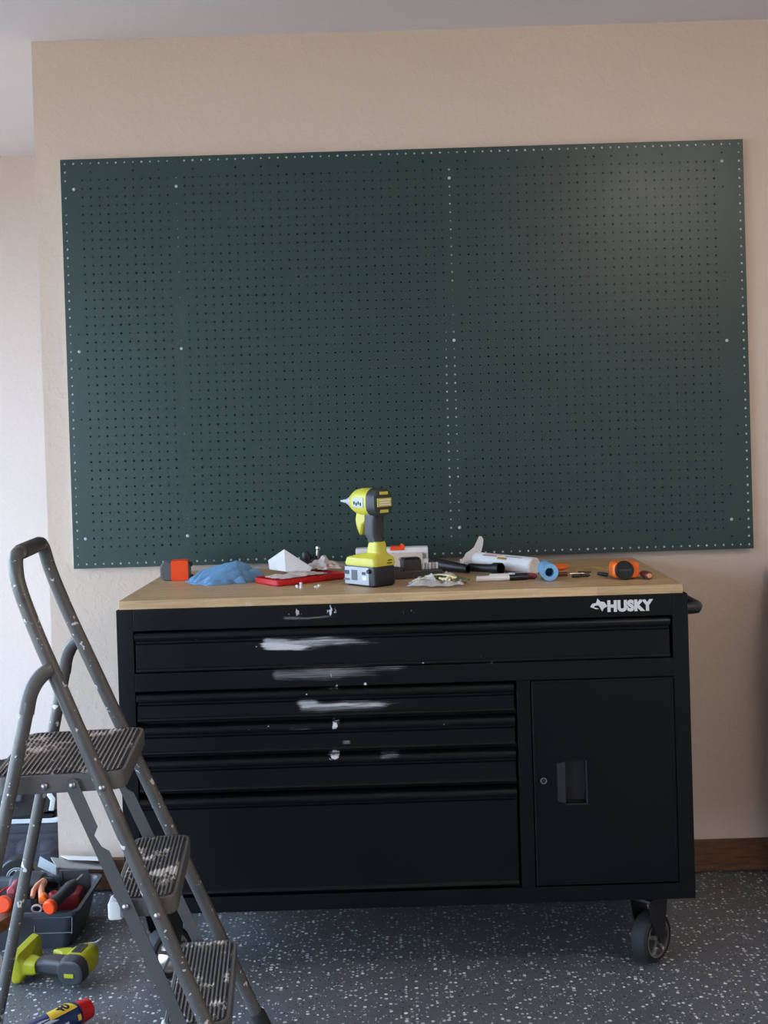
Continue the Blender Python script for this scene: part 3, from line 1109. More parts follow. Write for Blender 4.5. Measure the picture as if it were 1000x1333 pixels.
# dark fitting with chrome pin behind the red lid
q = at(405, 741)
fit = thing('pipe_fitting', 'small black hardware fitting with chrome tip behind the packets', 'fitting', (q.x, 3.33, TZ), .3)
b = B()
b.lathe([(0, .016), (.006, .020), (.018, .020), (.022, .014), (.034, .014), (.038, .019), (.046, .017)], (-.02, 0, .020), (1, 0, .25), 14)
b.lathe([(0, .012), (.02, .014), (.034, .009)], (-.004, 0, .024), (-.2, 0, 1), 12)
b.box((-.005, 0, .006), (.05, .03, .012), .003)
obj('body', b, M_blk, fit)
obj('chrome_pin', B().cyl((.022, -.004, .03), (.026, -.004, .066), .006, .004, 12).lathe([(0, .004), (.004, .008), (.010, .008), (.013, .003)], (.026, -.004, .06), (.2, 0, 1), 12), M_chrome, fit)

for k, (x, y, rz, L) in enumerate(((392, 765.5, .3, .010), (387, 765, 1.2, .007), (411, 766, 2.0, .013), (416, 764.2, .6, .006))):
    q = at(x, y)
    o = thing('wall_anchor', ['tiny white plastic anchor standing in front of the red lid', 'tiny white plug beside the standing anchor', 'slim white anchor lying between red lid and drill battery', 'tiny white stub next to the slim anchor'][k], 'anchor', (q.x, q.y, TZ), rz, 'loose wall anchors')
    if k == 0:
        obj('plug', B().lathe([(0, .0042), (.004, .0036), (.009, .003), (.013, .0045), (.0145, .003)], (0, 0, 0), (0, 0, 1), 10), M_white, o)
    else:
        obj('plug', B().lathe([(0, .0038), (.002, .0028), (L, .0024), (L + .003, .0012)], (-L / 2, 0, .0039), (1, 0, 0), 10), M_white, o)


def driver(name, label, loc, rz, lime, light_label=True):
    """cordless impact driver; local +X is the nose, battery at the bottom"""
    o = thing(name, label, 'power tool', loc, rz)
    H = .214     # head axis height

    def ring(x, hy, hz, zc, r=.5, cx=0.0, n=4):
        return [Vector((x, a, zc + c)) for a, c in rrect(hy, hz, min(hy, hz) * r, n)]
    b = B()
    b.loft([ring(-.038, .031, .033, H, .75), ring(-.030, .033, .035, H, .75), ring(.012, .033, .035, H + .001, .75), ring(.034, .029, .031, H + .001, .8), ring(.052, .021, .023, H, .9), ring(.058, .015, .016, H, .95)])
    b.loft([[Vector((x + dx, a, z)) for a, x in rrect(.017, hx_, .010, 4)] for z, hx_, dx in ((H - .024, .036, -.002), (H - .045, .026, .014), (H - .058, .016, .022), (H - .085, .007, .024))])
    hd = obj('motor_housing', b, lime, o)
    b = B()
    b.lathe([(0, .017), (.006, .0175), (.014, .013), (.016, .009), (.026, .008), (.027, .005), (.040, .0048), (.041, .003), (.052, .0026)], (.056, 0, H), (1, 0, 0), 18)
    obj('chuck', b, M_silver, o)
    b = B()
    b.loft([ring(-.058, .024, .027, H, .8), ring(-.054, .031, .034, H, .8), ring(-.036, .0345, .0365, H, .8), ring(-.026, .0345, .0365, H, .8)])
    b.loft([[Vector((x + dx, a, z)) for a, x in rrect(wy_, hx_, .012, 4)] for z, hx_, wy_, dx in ((H - .025, .024, .0190, -.020), (H - .05, .022, .0200, -.018), (H - .08, .0215, .0195, -.016), (H - .092, .0190, .0175, -.019), (H - .108, .0185, .0165, -.026))])
    obj('rubber_grip', b, M_dkg, o)
    if light_label:
        for zz in (H + .0235, H - .0225):
            obj('vent_panel', B().box((-.0575, 0, zz), (.004, .029, .008), .0018), lime, o)
        pl = obj('rear_label', B().box((-.0588, 0, H), (.003, .048, .022), .001), lime, o)
        for k in range(3):
            obj('print', B().box((-.0606, 0, H + .006 - .006 * k), (.001, .040 - .004 * (k % 2), .0032), 0), M_paper, pl)
    else:
        obj('rear_label', B().box((-.0588, -.004, H), (.003, .010, .026), .001), lime, o)
    for sg in (-1, 1):
        b = B().box((.004, sg * .0334, H), (.040, .002, .026), .0008)
        sl = obj('side_label', b, M_silver if light_label else M_blk, o)
        b = B()
        for k in range(4):
            b.box((-.006 + .008 * k, sg * .0347, H - .004 + .003 * (k % 2)), (.0052, .0006, .008), 0)
        obj('print', b, M_ink, sl)
    b = B().box((.027, 0, H - .070), (.010, .013, .030), .004)
    obj('trigger', b, M_blk, o)
    # foot and battery
    b = B()
    b.loft([[Vector((x + dx, a, z)) for a, x in rrect(wy_, hx_, r_, 4)] for z, hx_, wy_, dx, r_ in ((.113, .019, .0165, -.027, .011), (.105, .021, .0185, -.027, .012), (.085, .024, .0200, -.025, .013), (.078, .044, .029, -.008, .016), (.072, .057, .037, .001, .014), (.058, .060, .039, .002, .012), (.052, .058, .038, .002, .012))])
    obj('foot', b, lime, o)
    if not light_label:
        return o
    b = B()
    for k in range(2):
        b.box((-.0585, -.014 + .002 * k, .066 - .007 * k), (.002, .012 + .004 * k, .0022), 0)
    obj('charge_slots', b, M_ink, o)['kind'] = 'stuff'
    b = B()
    b.loft([[Vector((x + .002, a, z)) for a, x in rrect(wy_, hx_, .010, 4)] for z, hx_, wy_ in ((.0522, .055, .036), (.046, .058, .0375), (.005, .058, .0375), (0, .053, .034))])
    bt = obj('battery', b, M_blk, o)
    for sg in (-1, 1):
        bs = obj('battery_side', B().box((.012, sg * .0368, .0265), (.092, .004, .045), .0015), M_silver, bt)
        for cx_, cz_, w_, h_, mm in ((.020, .028, .022, .026, M_gry), (.050, .034, .020, .010, M_dkg), (-.016, .034, .014, .007, M_dkg), (-.018, .022, .016, .010, M_white), (.050, .016, .022, .005, M_gry)):
            obj('battery_print', B().box((cx_, sg * .0390, cz_), (w_, .001, h_), 0), mm, bt)
        obj('release_button', B().cyl((-.036, sg * .036, .040), (-.036, sg * .044, .040), .006, .005, 12), M_blk, bt)
    return o


# forward direction of the tool points left and away from the camera
pd1 = driver('impact_driver', 'lime green cordless impact driver standing upright on its battery on the worktop', (-.083, 3.000, TZ), math.atan2(.72, -.69), M_lime)

# white box with orange tag behind the driver
wb = thing('cardboard_packet', 'long white cardboard packet with orange tag behind the upright driver', 'packet', (-.030, 3.305, TZ), 0)
obj('sleeve', B().box((0, .012, .032), (.205, .045, .064), .002), M_paper, wb)
obj('cream_front', B().box((.012, -.0115, .026), (.150, .0025, .050), .0005), M_card, wb)
obj('orange_tag', B().box((.016, .010, .0655), (.040, .035, .004), .001).box((.016, -.012, .062), (.040, .002, .009), .0004).box((.030, .0, .070), (.010, .002, .008), .0006, Matrix.Rotation(.6, 3, 'Y')), M_redor, wb)
b = B()
for x in (.030, .062):
    b.tube([Vector((x + .010 * math.cos(a), -.0133, .032 + .005 * math.sin(a))) for a in [math.radians(15 * k) for k in range(25)]], .0009, 6)
for k in range(3):
    b.box((.088 + .004 * k, -.0131, .040), (.0016, .0008, .016), 0)
obj('print', b, M_gry, wb)

# black socket tray
q = at(508, 757)
sk = thing('socket_tray', 'black moulded socket tray with pale pegs beside the upright driver', 'tray', (-.034, 3.085, TZ), .30)
b = B()
b.box((.072, .022, .010), (.150, .050, .020), .003)
b.box((.018, .020, .024), (.034, .044, .012), .002)
b.box((.064, .020, .033), (.050, .036, .034), .003)
obj('base', b, M_dkg, sk)
b = B()
for k in range(7):
    b.box((.044 + .0065 * k, .019, .0515), (.004, .034, .006), .001)
obj('ridges', b, M_blk, sk)
for k in range(5):
    x = .098 + .010 * k
    obj('peg', B().lathe([(0, .0042), (.016, .0042), (.017, .003)], (x, .022, .0198), (0, 0, 1), 10), M_silver if k % 2 else M_white, sk)

# bag of zip ties
q = at(567, 762)
zp = thing('zip_tie_bag', 'open clear bag spilling green and cream zip ties at the worktop edge', 'bag', (.080, 2.935, TZ))


def bagfn(i, j):
    x, y = (i - .5) * .135, (j - .5) * .085
    e = min(i, 1 - i, j, 1 - j) * 2
    h = .024 * (.25 + .8 * min(1, 2.2 * e)) * (.7 + .9 * nz(x * 40, y * 40, 2) + .4 * abs(nz(x * 110, y * 110, 8)))
    return Vector((x + .012 * nz(j * 4, 1), y + .012 * nz(i * 5, 7), max(h, .001) + .0008))


obj('film', B().sheet(bagfn, 30, 20, .0006), M_clear, zp, 60)
for k in range(18):
    r_ = random.Random(40 + k)
    a = r_.uniform(-.7, .55)
    c = Vector((r_.uniform(-.030, .055), r_.uniform(-.020, .030), .010 + .0030 * (k % 6)))
    L = r_.uniform(.025, .045)
    d = Vector((math.cos(a), math.sin(a), 0))
    pts = [c + d * (L * s) + Vector((0, 0, .006 * math.cos(s * 1.6))) for s in (-1, -.5, 0, .5, 1)]
    obj('zip_tie', B().tube(pts, .0017, 6, .6).box(pts[-1], (.006, .005, .004), .001), (M_green, M_green, M_cream)[k % 3], zp)
for k in range(5):
    r_ = random.Random(90 + k)
    c = Vector((.020 + .030 * r_.random(), -.030 + .02 * r_.random(), .016 + .005 * r_.random()))
    obj('plastic_plug', B().lathe([(0, .0045), (.003, .0045), (.004, .0032), (.014, .0028)], c, (r_.uniform(-1, 1), r_.uniform(-1, .2), .2), 8), M_cream, zp)

# black nozzles
def hollow(name, label, cat, p0, p1, r0, r1, m, wall_=.002, cut=0.0, n=22, collar=None, fl=1.0):
    p0, p1 = Vector(p0), Vector(p1)
    o = thing(name, label, cat, (p0.x, p0.y, TZ))
    off = Vector((p0.x, p0.y, TZ))
    ax = (p1 - p0).normalized()
    L = (p1 - p0).length
    pr = [(0, r0), (L, r1)] if collar is None else [(0, r0), (L - collar, r0), (L - collar + .002, r1), (L, r1)]
    rings = [(t_, r_) for t_, r_ in pr] + [(L - .0005, r1 - wall_), (L * .35, r0 - wall_)]
    obj('tube', B().lathe(rings, p0 - off, ax, n), m, o)
    return o


hollow('crevice_nozzle', 'long tapered black nozzle lying behind the zip tie bag', 'nozzle', (.083, 3.262, TZ + .020), (.178, 3.165, TZ + .013), .018, .0115, M_blk)
hollow('hose_adapter', 'short black hose adapter with open round end beside the markers', 'nozzle', (.185, 3.205, TZ + .013), (.262, 3.115, TZ + .0168), .0115, .0165, M_blk, collar=.026)

# curled white scraper
q = at(602, 741)
sc_ = thing('plastic_scraper', 'curled white plastic scraper standing up behind the black nozzle', 'scraper', (.168, 3.30, TZ))
base = sc_.location
pts = [(599.5, 731), (608, 720), (617, 712.5), (621, 704), (624, 698), (627, 698.2), (629.5, 702), (628.8, 709), (627, 717), (622, 724), (612, 729), (602, 733)]
ring0, ring1 = [], []
for x, y in pts:
    k = (x - 600) / 30
    p_ = Vector(on_y(x, y, 3.27 + .020 * k * k)) - base
    ring0.append(p_)
    ring1.append(p_ + Vector((0, .0022, 0)))
b = B().loft([ring0, ring1])
b.box(Vector(on_y(601.5, 737, 3.272)) - base, (.010, .012, .040), .002)
obj('blade', b, M_white, sc_)

# caulk tube and blue roll
ct = thing('caulk_tube', 'long white printed tube lying across the worktop behind the markers', 'tube', (.205, 3.285, TZ))
off = ct.location
p0, p1 = Vector((.190, 3.318, TZ + .0235)), Vector((.352, 3.100, TZ + .0235))
ax = (p1 - p0).normalized()
L = (p1 - p0).length
obj('barrel', B().lathe([(0, .018), (.003, .0228), (L - .003, .0228), (L, .019), (L - .002, .0005)], p0 - off, ax, 26), M_white, ct)
sd = Vector((0, 0, 1))
nrm = ax.cross(sd).normalized()
if nrm.y > 0:
    nrm = -nrm


def band(t0_, t1_, a0, a1, m_, nm='print'):
    vs = []
    for t_ in (t0_, t1_):
        for k in range(7):
            a = a0 + (a1 - a0) * k / 6
            vs.append(p0 - off + ax * t_ + (nrm * math.cos(a) + sd * math.sin(a)) * .0232)
    obj(nm, B().add(vs, [(k, k + 1, k + 8, k + 7) for k in range(6)]), m_, ct)


band(L * .30, L * .55, 1.15, 1.28, M_redor)
band(L * .28, L * .5, .85, .98, M_gry)
band(L * .52, L * .66, .55, .85, M_gold)
band(L * .62, L * .86, 1.0, 1.1, M_gry)
hollow('foam_roll', 'short light blue foam roll with open centre end beside the markers', 'roll', (.374, 3.045, TZ + .0226), (.373, 2.960, TZ + .0226), .022, .022, M_blue, wall_=.0105)

# markers
def marker(label, p0, p1, body, cap, rr=.0074):
    p0, p1 = Vector(p0), Vector(p1)
    o = thing('marker_pen', label, 'marker', (p0.x, p0.y, TZ))
    ax = (p1 - p0).normalized()
    L = (p1 - p0).length
    z = Vector((0, 0, rr + .0002))
    obj('barrel', B().lathe([(0, rr * .75), (.002, rr), (L * .60, rr)], z, ax, 14), body, o)
    obj('cap', B().lathe([(L * .60, rr * 1.08), (L * .93, rr * 1.05), (L * .95, rr * .6), (L, rr * .55)], z, ax, 14), cap, o)
    return o


marker('white marker with black cap along the worktop front edge', (.188, 2.990, TZ), (.330, 3.004, TZ), M_white, M_blk)
marker('white marker with black cap lying behind its twin near the black adapter', (.224, 3.034, TZ), (.336, 3.022, TZ), M_white, M_blk)
marker('short pale marker with red cap touching the blue roll', (.276, 3.055, TZ), (.345, 3.010, TZ), M_silver, mat('dull_red_cap', (150, 44, 50), .45), .0072)

# scissors loop, dowel, drill bits
q = at(721, 738)
sz = thing('scissors', 'orange handled scissors lying behind the blue roll', 'scissors', (.425, 3.20, TZ), -.5)
loop = [Vector((.020 * math.cos(a), .0125 * math.sin(a), .006)) for a in [math.radians(20 * k) for k in range(19)]]
obj('handle', B().tube(loop, .0050, 8), M_orange, sz)
loop = [Vector((-.002 + .018 * math.cos(a), .034 + .011 * math.sin(a), .006)) for a in [math.radians(20 * k) for k in range(19)]]
obj('handle', B().tube(loop, .0045, 8), M_orange, sz)
obj('blade', B().prism([(-.02, -.004), (-.10, .012), (-.10, .018), (-.018, .006)], lambda a, c, t_: (a, c + .008, t_), (.004, .0065)), M_steel, sz)
q = at(724, 751)
dw = obj('wooden_dowel', B().lathe([(0, .0052), (.001, .006), (.040, .006), (.041, .0052)], (0, 0, .0062), (1, .08, 0), 12), M_brown)
dw.location = (.389, 3.045, TZ)
tag(dw, 'short red brown wooden dowel next to the blue roll', 'dowel')
bits = [(.438, 3.020, .048, 0.02, .0042, M_blk, 'thick black drill bit lying nearest the worktop edge'),
        (.450, 3.052, .042, -.15, .0022, M_steel, 'thin steel drill bit behind the thick black bit'),
        (.442, 3.085, .040, .10, .0018, M_steel, 'slim steel drill bit in the middle of the loose bits'),
        (.468, 3.115, .036, -.3, .0020, M_dkg, 'slim dark drill bit farthest from the worktop edge'),
        (.512, 3.050, .040, -1.05, .0048, M_dkg, 'stubby dark screwdriver bit beside the orange tool')]
for x, y, L, rz, r_, m_, lb in bits:
    o = thing('drill_bit', lb, 'drill bit', (x, y, TZ), rz, 'loose bits on the worktop')
    obj('shank', B().lathe([(0, r_), (L * .4, r_), (L * .42, r_ * .8), (L * .9, r_ * .8), (L, r_ * .2)], (0, 0, r_ + .0002), (1, 0, 0), 8), m_, o)
    fl = [Vector((L * (.44 + .46 * k / 24), r_ * .85 * math.cos(k * .9), r_ + .0002 + r_ * .85 * math.sin(k * .9))) for k in range(25)]
    obj('flute', B().tube(fl, r_ * .28, 5), m_, o)
wr = obj('brass_wire', B().tube([(-.03, .012, .0012), (0, .016, .006), (.03, .010, .010), (.055, 0, .010), (.075, -.012, .004)], .0014, 6), M_gold)
wr.location = (.475, 3.135, TZ)
tag(wr, 'thin brass wire curving towards the orange tool', 'wire')

# orange chalk reel with black drum
oc = thing('chalk_reel', 'orange chalk line reel with round black front on the worktop', 'chalk reel', (.566, 2.955, TZ), .05)
b = B()
b.loft([[Vector((x, y, z + .0235)) for x, z in rrect(.0345 * k, .0205 * k, .012 * k, 5)] for y, k in ((-.006, .86), (-.002, .98), (.004, 1.0), (.038, 1.0), (.044, .9))])
obj('case', b, M_orange, oc)
obj('black_drum', B().lathe([(0, .0238), (.010, .0238), (.0125, .0225), (.0125, .019), (.011, .018), (.0105, .0005)], (-.006, -.004, .0242), (0, -1, 0), 30), M_blk, oc)
obj('crank', B().box((-.006, -.016, .0242), (.030, .003, .006), .0012), M_dkg, oc)
rk = thing('knob_screwdriver', 'stubby dark red handled screwdriver beside the orange reel', 'screwdriver', (.616, 2.945, TZ), .2)
obj('handle', B().lathe([(0, .006), (.004, .0095), (.03, .0100), (.045, .0075), (.05, .004)], (0, -.02, .0108), (0, 1, 0), 12), mat('maroon_plastic', (92, 40, 42), .4), rk)
obj('shaft', B().cyl((0, .03, .0108), (0, .075, .0108), .003, .002, 8), M_steel, rk)
obj('end_disc', B().lathe([(0, .0065), (.0012, .005), (.0013, .0005)], (0, -.0198, .0108), (0, -1, 0), 12), M_peach, rk)

# ------------------------------------------------------------------ floor, left of the chest
# smoky bin
bx0, bx1, by0, by1, bh = -1.235, -.895, 3.075, 3.335, .108
bn = thing('storage_bin', 'open smoky grey plastic bin of hand tools on the floor', 'bin', ((bx0 + bx1) / 2, (by0 + by1) / 2, 0))
hxw, hyw = (bx1 - bx0) / 2, (by1 - by0) / 2
b = B()
rings = []
for sx, z in ((-.028, 0), (-.026, .003), (-.006, bh - .012), (.006, bh - .010), (.007, bh), (-.003, bh), (-.0085, bh - .008), (-.028, .006)):
    rings.append([Vector((x, y, z)) for x, y in rrect(hxw + sx, hyw + sx, .024, 5)])
b.loft(rings)
obj('shell', b, M_bin, bn)
b = B()
lx, lw = .105, .05
for (x, z, w_, h_) in ((lx, .090, lw * 2, .0022), (lx, .045, lw * 2, .0022), (lx - lw, .0675, .0022, .047), (lx + lw, .0675, .0022, .047)):
    yy = -hyw + .006 + .022 * (1 - z / bh)
    b.box((x, yy - .001, z), (w_, .003, h_), .0006, Matrix.Rotation(-.15, 3, 'X'))
obj('label_frame', b, mat('pale_moulded_edge', (128, 136, 148), .4), bn)


def handtool(name, label, cat, p0, p1, rr, m, endm=None, group=None, shaft=None):
    p0, p1 = Vector(p0), Vector(p1)
    o = thing(name, label, cat, p0)
    ax = (p1 - p0)
    L = ax.length
    obj('handle', B().lathe([(0, rr * .8), (.006, rr), (L * .3, rr * .92), (L * .5, rr * .8), (L * .8, rr * .95), (L, rr * .6)], (0, 0, 0), ax, 16), m, o)
    if endm:
        obj('end_cap', B().lathe([(-.003, .0005), (-.003, rr * .85), (0, rr * 1.02), (.012, rr * 1.06), (.016, rr * .9)], (0, 0, 0), ax, 20), endm, o)
    if shaft:
        obj('shaft', B().cyl(ax, ax * (1 + shaft), .004, .004, 8), M_steel, o)
    return o


handtool('screwdriver', 'black handled screwdriver with round red end leaning over the bin rim', 'screwdriver', on_y(63.5, 1182, 3.055), Vector((-.925, 3.18, .145)), .0180, M_dkg, M_redor, shaft=.3)
# red tool body at right in the bin
o = thing('red_clamp', 'dark red tool body lying in the right side of the bin', 'tool', (-.958, 3.235, .062), .05)
obj('body', B().box((0, 0, .02), (.075, .075, .050), .014), M_dred, o)
obj('knob', B().lathe([(0, .012), (.006, .016), (.014, .014), (.018, .006)], (-.030, -.036, .040), (-.2, -1, .4), 14), M_red, o)
# dark drill with faded orange jaw
o = thing('plier_wrench', 'peach and orange handled pliers with dark jaws in the bin', 'pliers', on_y(52, 1168, 3.16))
ob = o.location
pp = lambda x, y, yy: Vector(on_y(x, y, yy)) - ob
obj('handle', B().tube([pp(55, 1174, 3.10), pp(54, 1163, 3.13), pp(53.5, 1155, 3.17), pp(57, 1148, 3.20)], [.009, .0085, .010, .011], 10), M_peach, o)
obj('handle', B().tube([pp(42, 1168, 3.12), pp(44, 1159, 3.14), pp(49, 1153, 3.17), pp(57, 1148, 3.20)], [.006, .007, .009, .011], 10), M_peach, o)
obj('grip_end', B().lathe([(0, .006), (.003, .0105), (.016, .0115), (.022, .008)], pp(55, 1172, 3.085), (0, 1, .3), 14), M_orange, o)
obj('jaw', B().tube([pp(57, 1148, 3.20), pp(64, 1150, 3.24), pp(72, 1152, 3.28)], [.013, .016, .010], 10), M_blk, o)
o = thing('polisher', 'black rounded power tool body resting in the bin', 'power tool', (-1.075, 3.265, .075), -.15)
obj('housing', B().lathe([(0, .022), (.012, .036), (.06, .038), (.095, .034), (.105, .024)], (-.055, 0, .035), (1, 0, 0), 20), M_dkg, o)
obj('grip', B().box((.02, .0, -.025), (.036, .034, .07), .012), M_blk, o)
# slatted dark box behind in the bin (booklet)
bk_ = thing('booklet', 'dark grey booklet propped against the back of the bin', 'booklet', (-.955, 3.285, .072), 0)
R_ = Matrix.Rotation(.25, 3, 'X')
obj('cover', B().box((0, 0, .035), (.085, .006, .08), .001, R_), mat('slate_cover', (72, 72, 76), .6), bk_)
obj('spine_lines', B().box((-.035, -.0045, .035), (.004, .002, .078), 0, R_).box((.01, -.0045, .05), (.07, .0015, .002), 0, R_), M_gry, bk_)
# ring / tape in bin
o = thing('tape_ring', 'pale ring of tape tucked beside the red screwdriver end', 'tape', on_y(48, 1183, 3.10))
ringp = [Vector((.013 * math.cos(a), 0, .010 * math.sin(a))) for a in [math.radians(24 * k) for k in range(16)]]
obj('ring', B().tube(ringp, .003, 6), mat('pale_pink_tape', (190, 170, 168), .6), o)

# pale sheets over the bin back
def flat_sheet(name, label, cat, quad, m, th=.002):
    qs = [Vector(q_) for q_ in quad]
    o = thing(name, label, cat, qs[0])
    n_ = (qs[1] - qs[0]).cross(qs[2] - qs[0]).normalized()
    if n_.z < 0:
        n_ = -n_
    obj('sheet', B().loft([[q_ - qs[0] for q_ in qs], [q_ - qs[0] + n_ * th for q_ in qs]]), m, o)
    return o


flat_sheet('white_card', 'bent white card sticking up at the rear of the bin', 'card', [on_y(52, 1115, 3.36), on_y(73, 1127, 3.35), on_y(72.5, 1139, 3.33), on_y(49, 1128, 3.34)], M_sheetw)
flat_sheet('cardboard_sheet', 'grey cardboard sheet laid across the rear rim of the bin', 'card', [on_y(66, 1117, 3.46), on_y(136, 1126, 3.455), on_y(133, 1132, 3.36), on_y(74, 1130, 3.36)], mat('grey_board', (150, 146, 144), .7), .003)
flat_sheet('paper_leaflet', 'white leaflet lying on the grey cardboard against the wall', 'paper', [Vector(on_y(79, 1119.5, 3.465)) + Vector((0, 0, .012)), Vector(on_y(133, 1122, 3.465)) + Vector((0, 0, .014)), Vector(on_y(133, 1127, 3.40)) + Vector((0, 0, .014)), Vector(on_y(90, 1124.5, 3.41)) + Vector((0, 0, .012))], M_paper, .0015)

# clear tote behind, in the recess
tx0_, tx1_, ty0, ty1 = -1.53, -1.095, 3.64, 4.02
TB = 0.0
tt_ = thing('clear_tote', 'clear plastic tote with pale rim and dark contents in the recess', 'tote', ((tx0_ + tx1_) / 2, (ty0 + ty1) / 2, TB + .001))
b = B()
rings = []
for hx__, hy__, z in ((.185, .155, 0), (.187, .157, .004), (.205, .172, .158), (.2, .168, .158), (.182, .152, .008)):
    rings.append([Vector((x, y, z)) for x, y in rrect(hx__, hy__, .025, 5)])
b.loft(rings)
obj('shell', b, M_tote, tt_)
b = B()
rings = []
for hx__, hy__, z in ((.2045, .1715, .1585), (.215, .182, .1585), (.216, .183, .168), (.200, .168, .168), (.2, .168, .1585)):
    rings.append([Vector((x, y, z)) for x, y in rrect(hx__, hy__, .028, 5)])
b.loft(rings, caps=False, closed=True)
obj('rim', b, M_sheetw, tt_)
cols = [mat('dusty_red_part', (110, 62, 62), .6), M_dkg, mat('slate_part', (70, 72, 84), .6), M_blk, mat('plum_part', (78, 60, 72), .6)]
kinds = ['dusty red', 'charcoal', 'slate grey', 'black', 'plum']
for k in range(5):
    rr = .032
    o = thing('packed_part', kinds[k] + ' rounded part packed inside the clear tote', 'part', tt_.location + Vector((.138 - .070 * ((k + 2) % 5), -.085, rr + .012)), k * .7, 'parts inside the clear tote')
    prof = [(-rr, .0005), (-rr * .9, rr * .45), (-rr * .5, rr * .87), (0, rr), (rr * .5, rr * .87), (rr * .9, rr * .45), (rr, .0005)]
    obj('body', B().lathe(prof, (0, 0, 0), (0, .3, 1), 14), cols[k], o)
    obj('collar', B().lathe([(-.004, rr * .98), (-.003, rr * 1.03), (.003, rr * 1.03), (.004, rr * .98)], (0, 0, 0), (0, .3, 1), 14), cols[(k + 2) % 5], o)
o = thing('folded_tarp', 'dark folded tarp packed behind the rounded parts in the clear tote', 'tarp', tt_.location + Vector((0, .052, .010)))
for k in range(4):
    obj('fold', B().box((0, .0, .016 + .0335 * k), (.33 - .01 * k, .17, .032), .012), (M_dkg, M_blk)[k % 2], o)

# black bag heaped on the tote
bg = thing('black_bag', 'crumpled black bag with grey panel heaped on the clear tote', 'bag', (tt_.location.x, tt_.location.y, TB + .171))


def bagtop(i, j):
    th = 2 * math.pi * i
    r = j
    x, y = .205 * r * math.cos(th), .16 * r * math.sin(th)
    h = .125 * (1 - r ** 3) * (1 + .30 * nz(x * 12, y * 12, 5)) + .02 * abs(nz(x * 40, y * 40, 2))
    return Vector((x, y, max(h * min(1, (1 - r) * 8 + .05), .001)))


nu, nv = 60, 18
vs = [bagtop(i / nu, max(j, .3) / nv) for i in range(nu) for j in range(nv + 1)]
fs = [(i * (nv + 1) + j, ((i + 1) % nu) * (nv + 1) + j, ((i + 1) % nu) * (nv + 1) + j + 1, i * (nv + 1) + j + 1) for i in range(nu) for j in range(nv)]
fs.append([i * (nv + 1) for i in range(nu)])
fs.append([i * (nv + 1) + nv for i in range(nu)])
obj('folds', B().add(vs, fs), mat('black_nylon', (34, 35, 38), .5, bump=.3, bscale=120), bg, 70)
obj('grey_panel', B().box((.03, -.135, .07), (.10, .012, .055), .006, Matrix.Rotation(-.55, 3, 'X')), mat('slate_fabric', (58, 62, 72), .8), bg)
obj('white_tab', B().box((-.055, -.165, .035), (.045, .006, .014), .002, Matrix.Rotation(-.5, 3, 'X')).box((-.05, -.172, .018), (.022, .006, .014), .002), M_sheetw, bg)
obj('strap', B().tube([(.11, -.10, .085), (.15, -.12, .075), (.175, -.13, .045), (.17, -.135, .012)], .008, 8, .4), M_sheetw, bg)

# black spool with silver hub
sp = thing('cable_reel', 'black reel with silver ringed hub standing behind the bin', 'reel', (-1.135, 3.435, 0))
zc_ = .145
sp.location = (*Vector(on_y(22, 1143, 3.42)).xy, 0)
zc_ = on_y(22, 1143, 3.42).z
obj('disc', B().lathe([(0, .052), (.004, .056), (.04, .056), (.044, .052)], (0, .044, zc_), (0, -1, 0), 32), M_blk, sp)
b = B()
for r_ in (.030, .0245):
    b.tube([Vector((r_ * math.cos(a), -.001, zc_ + r_ * math.sin(a))) for a in [math.radians(12 * k) for k in range(31)]], .0016, 6)
b.lathe([(0, .010), (.003, .009), (.004, .004)], (0, .001, zc_), (0, -1, 0), 16)
for k in range(3):
    a = math.radians(90 + 120 * k)
    d = Vector((math.cos(a), 0, math.sin(a)))
    b.tube([Vector((0, -.001, zc_)) + d * .008, Vector((0, -.001, zc_)) + d * .024], .004, 8)
obj('hub_rings', b, M_silver, sp)
obj('stand', B().box((0, .022, (zc_ - .05) / 2), (.07, .05, zc_ - .05), .006), M_blk, sp)

# red handled things at the left edge
handtool('mallet', 'red capped tool handle beside the wooden block', 'tool', on_y(3, 1178, 3.055), on_y(22, 1165, 3.20), .021, M_dred, M_redor)
handtool('pliers', 'faded red gripped pliers lying above the red cap', 'pliers', on_y(14, 1161, 3.13), on_y(23, 1148, 3.25), .0115, M_pink)
o = thing('red_strap', 'red strap arching above the faded red pliers', 'strap', on_y(8, 1157, 3.16))
obj('band', B().tube([Vector(on_y(x, y, yy)) - o.location for x, y, yy in ((-4, 1166, 3.14), (4, 1158, 3.16), (12, 1154.5, 3.18), (17, 1155, 3.2))], .0045, 8, .5), M_red, o)
wdl = thing('wood_block', 'brown wooden block lying at the bin corner', 'wood block', on_y(8, 1200, 3.05))
c0 = wdl.location
d0 = Vector(on_y(-14, 1212, 3.02))
d1 = Vector(on_y(20, 1191, 3.09))
axd = (d1 - d0)
obj('block', B().box(((d0 + d1) / 2) - c0, (axd.length, .03, .032), .002, axd.to_track_quat('X', 'Z').to_matrix()), wood_mat('reddish_wood', (92, 54, 34), (128, 82, 54), (2, 14, 14), .6), wdl)
# clear bag under it
p_ = on_z(-6, 1282, 0)
o = thing('clear_bag', 'limp clear pinkish plastic bag on the floor below the wooden block', 'bag', (p_.x - .075, p_.y + .03, 0))


def cb(i, j):
    th = 2 * math.pi * i
    r = j
    x, y = (.085 + .012 * math.sin(5 * th)) * r * math.cos(th), (.05 + .008 * math.sin(4 * th)) * r * math.sin(th)
    h = .13 * (1 - r ** 2.6) * (1 + .25 * nz(x * 25, y * 25, 1)) + .012 * abs(nz(x * 60, y * 60, 4))
    return Vector((x, y, max(h * min(1, (1 - r) * 6 + .05), .001)))


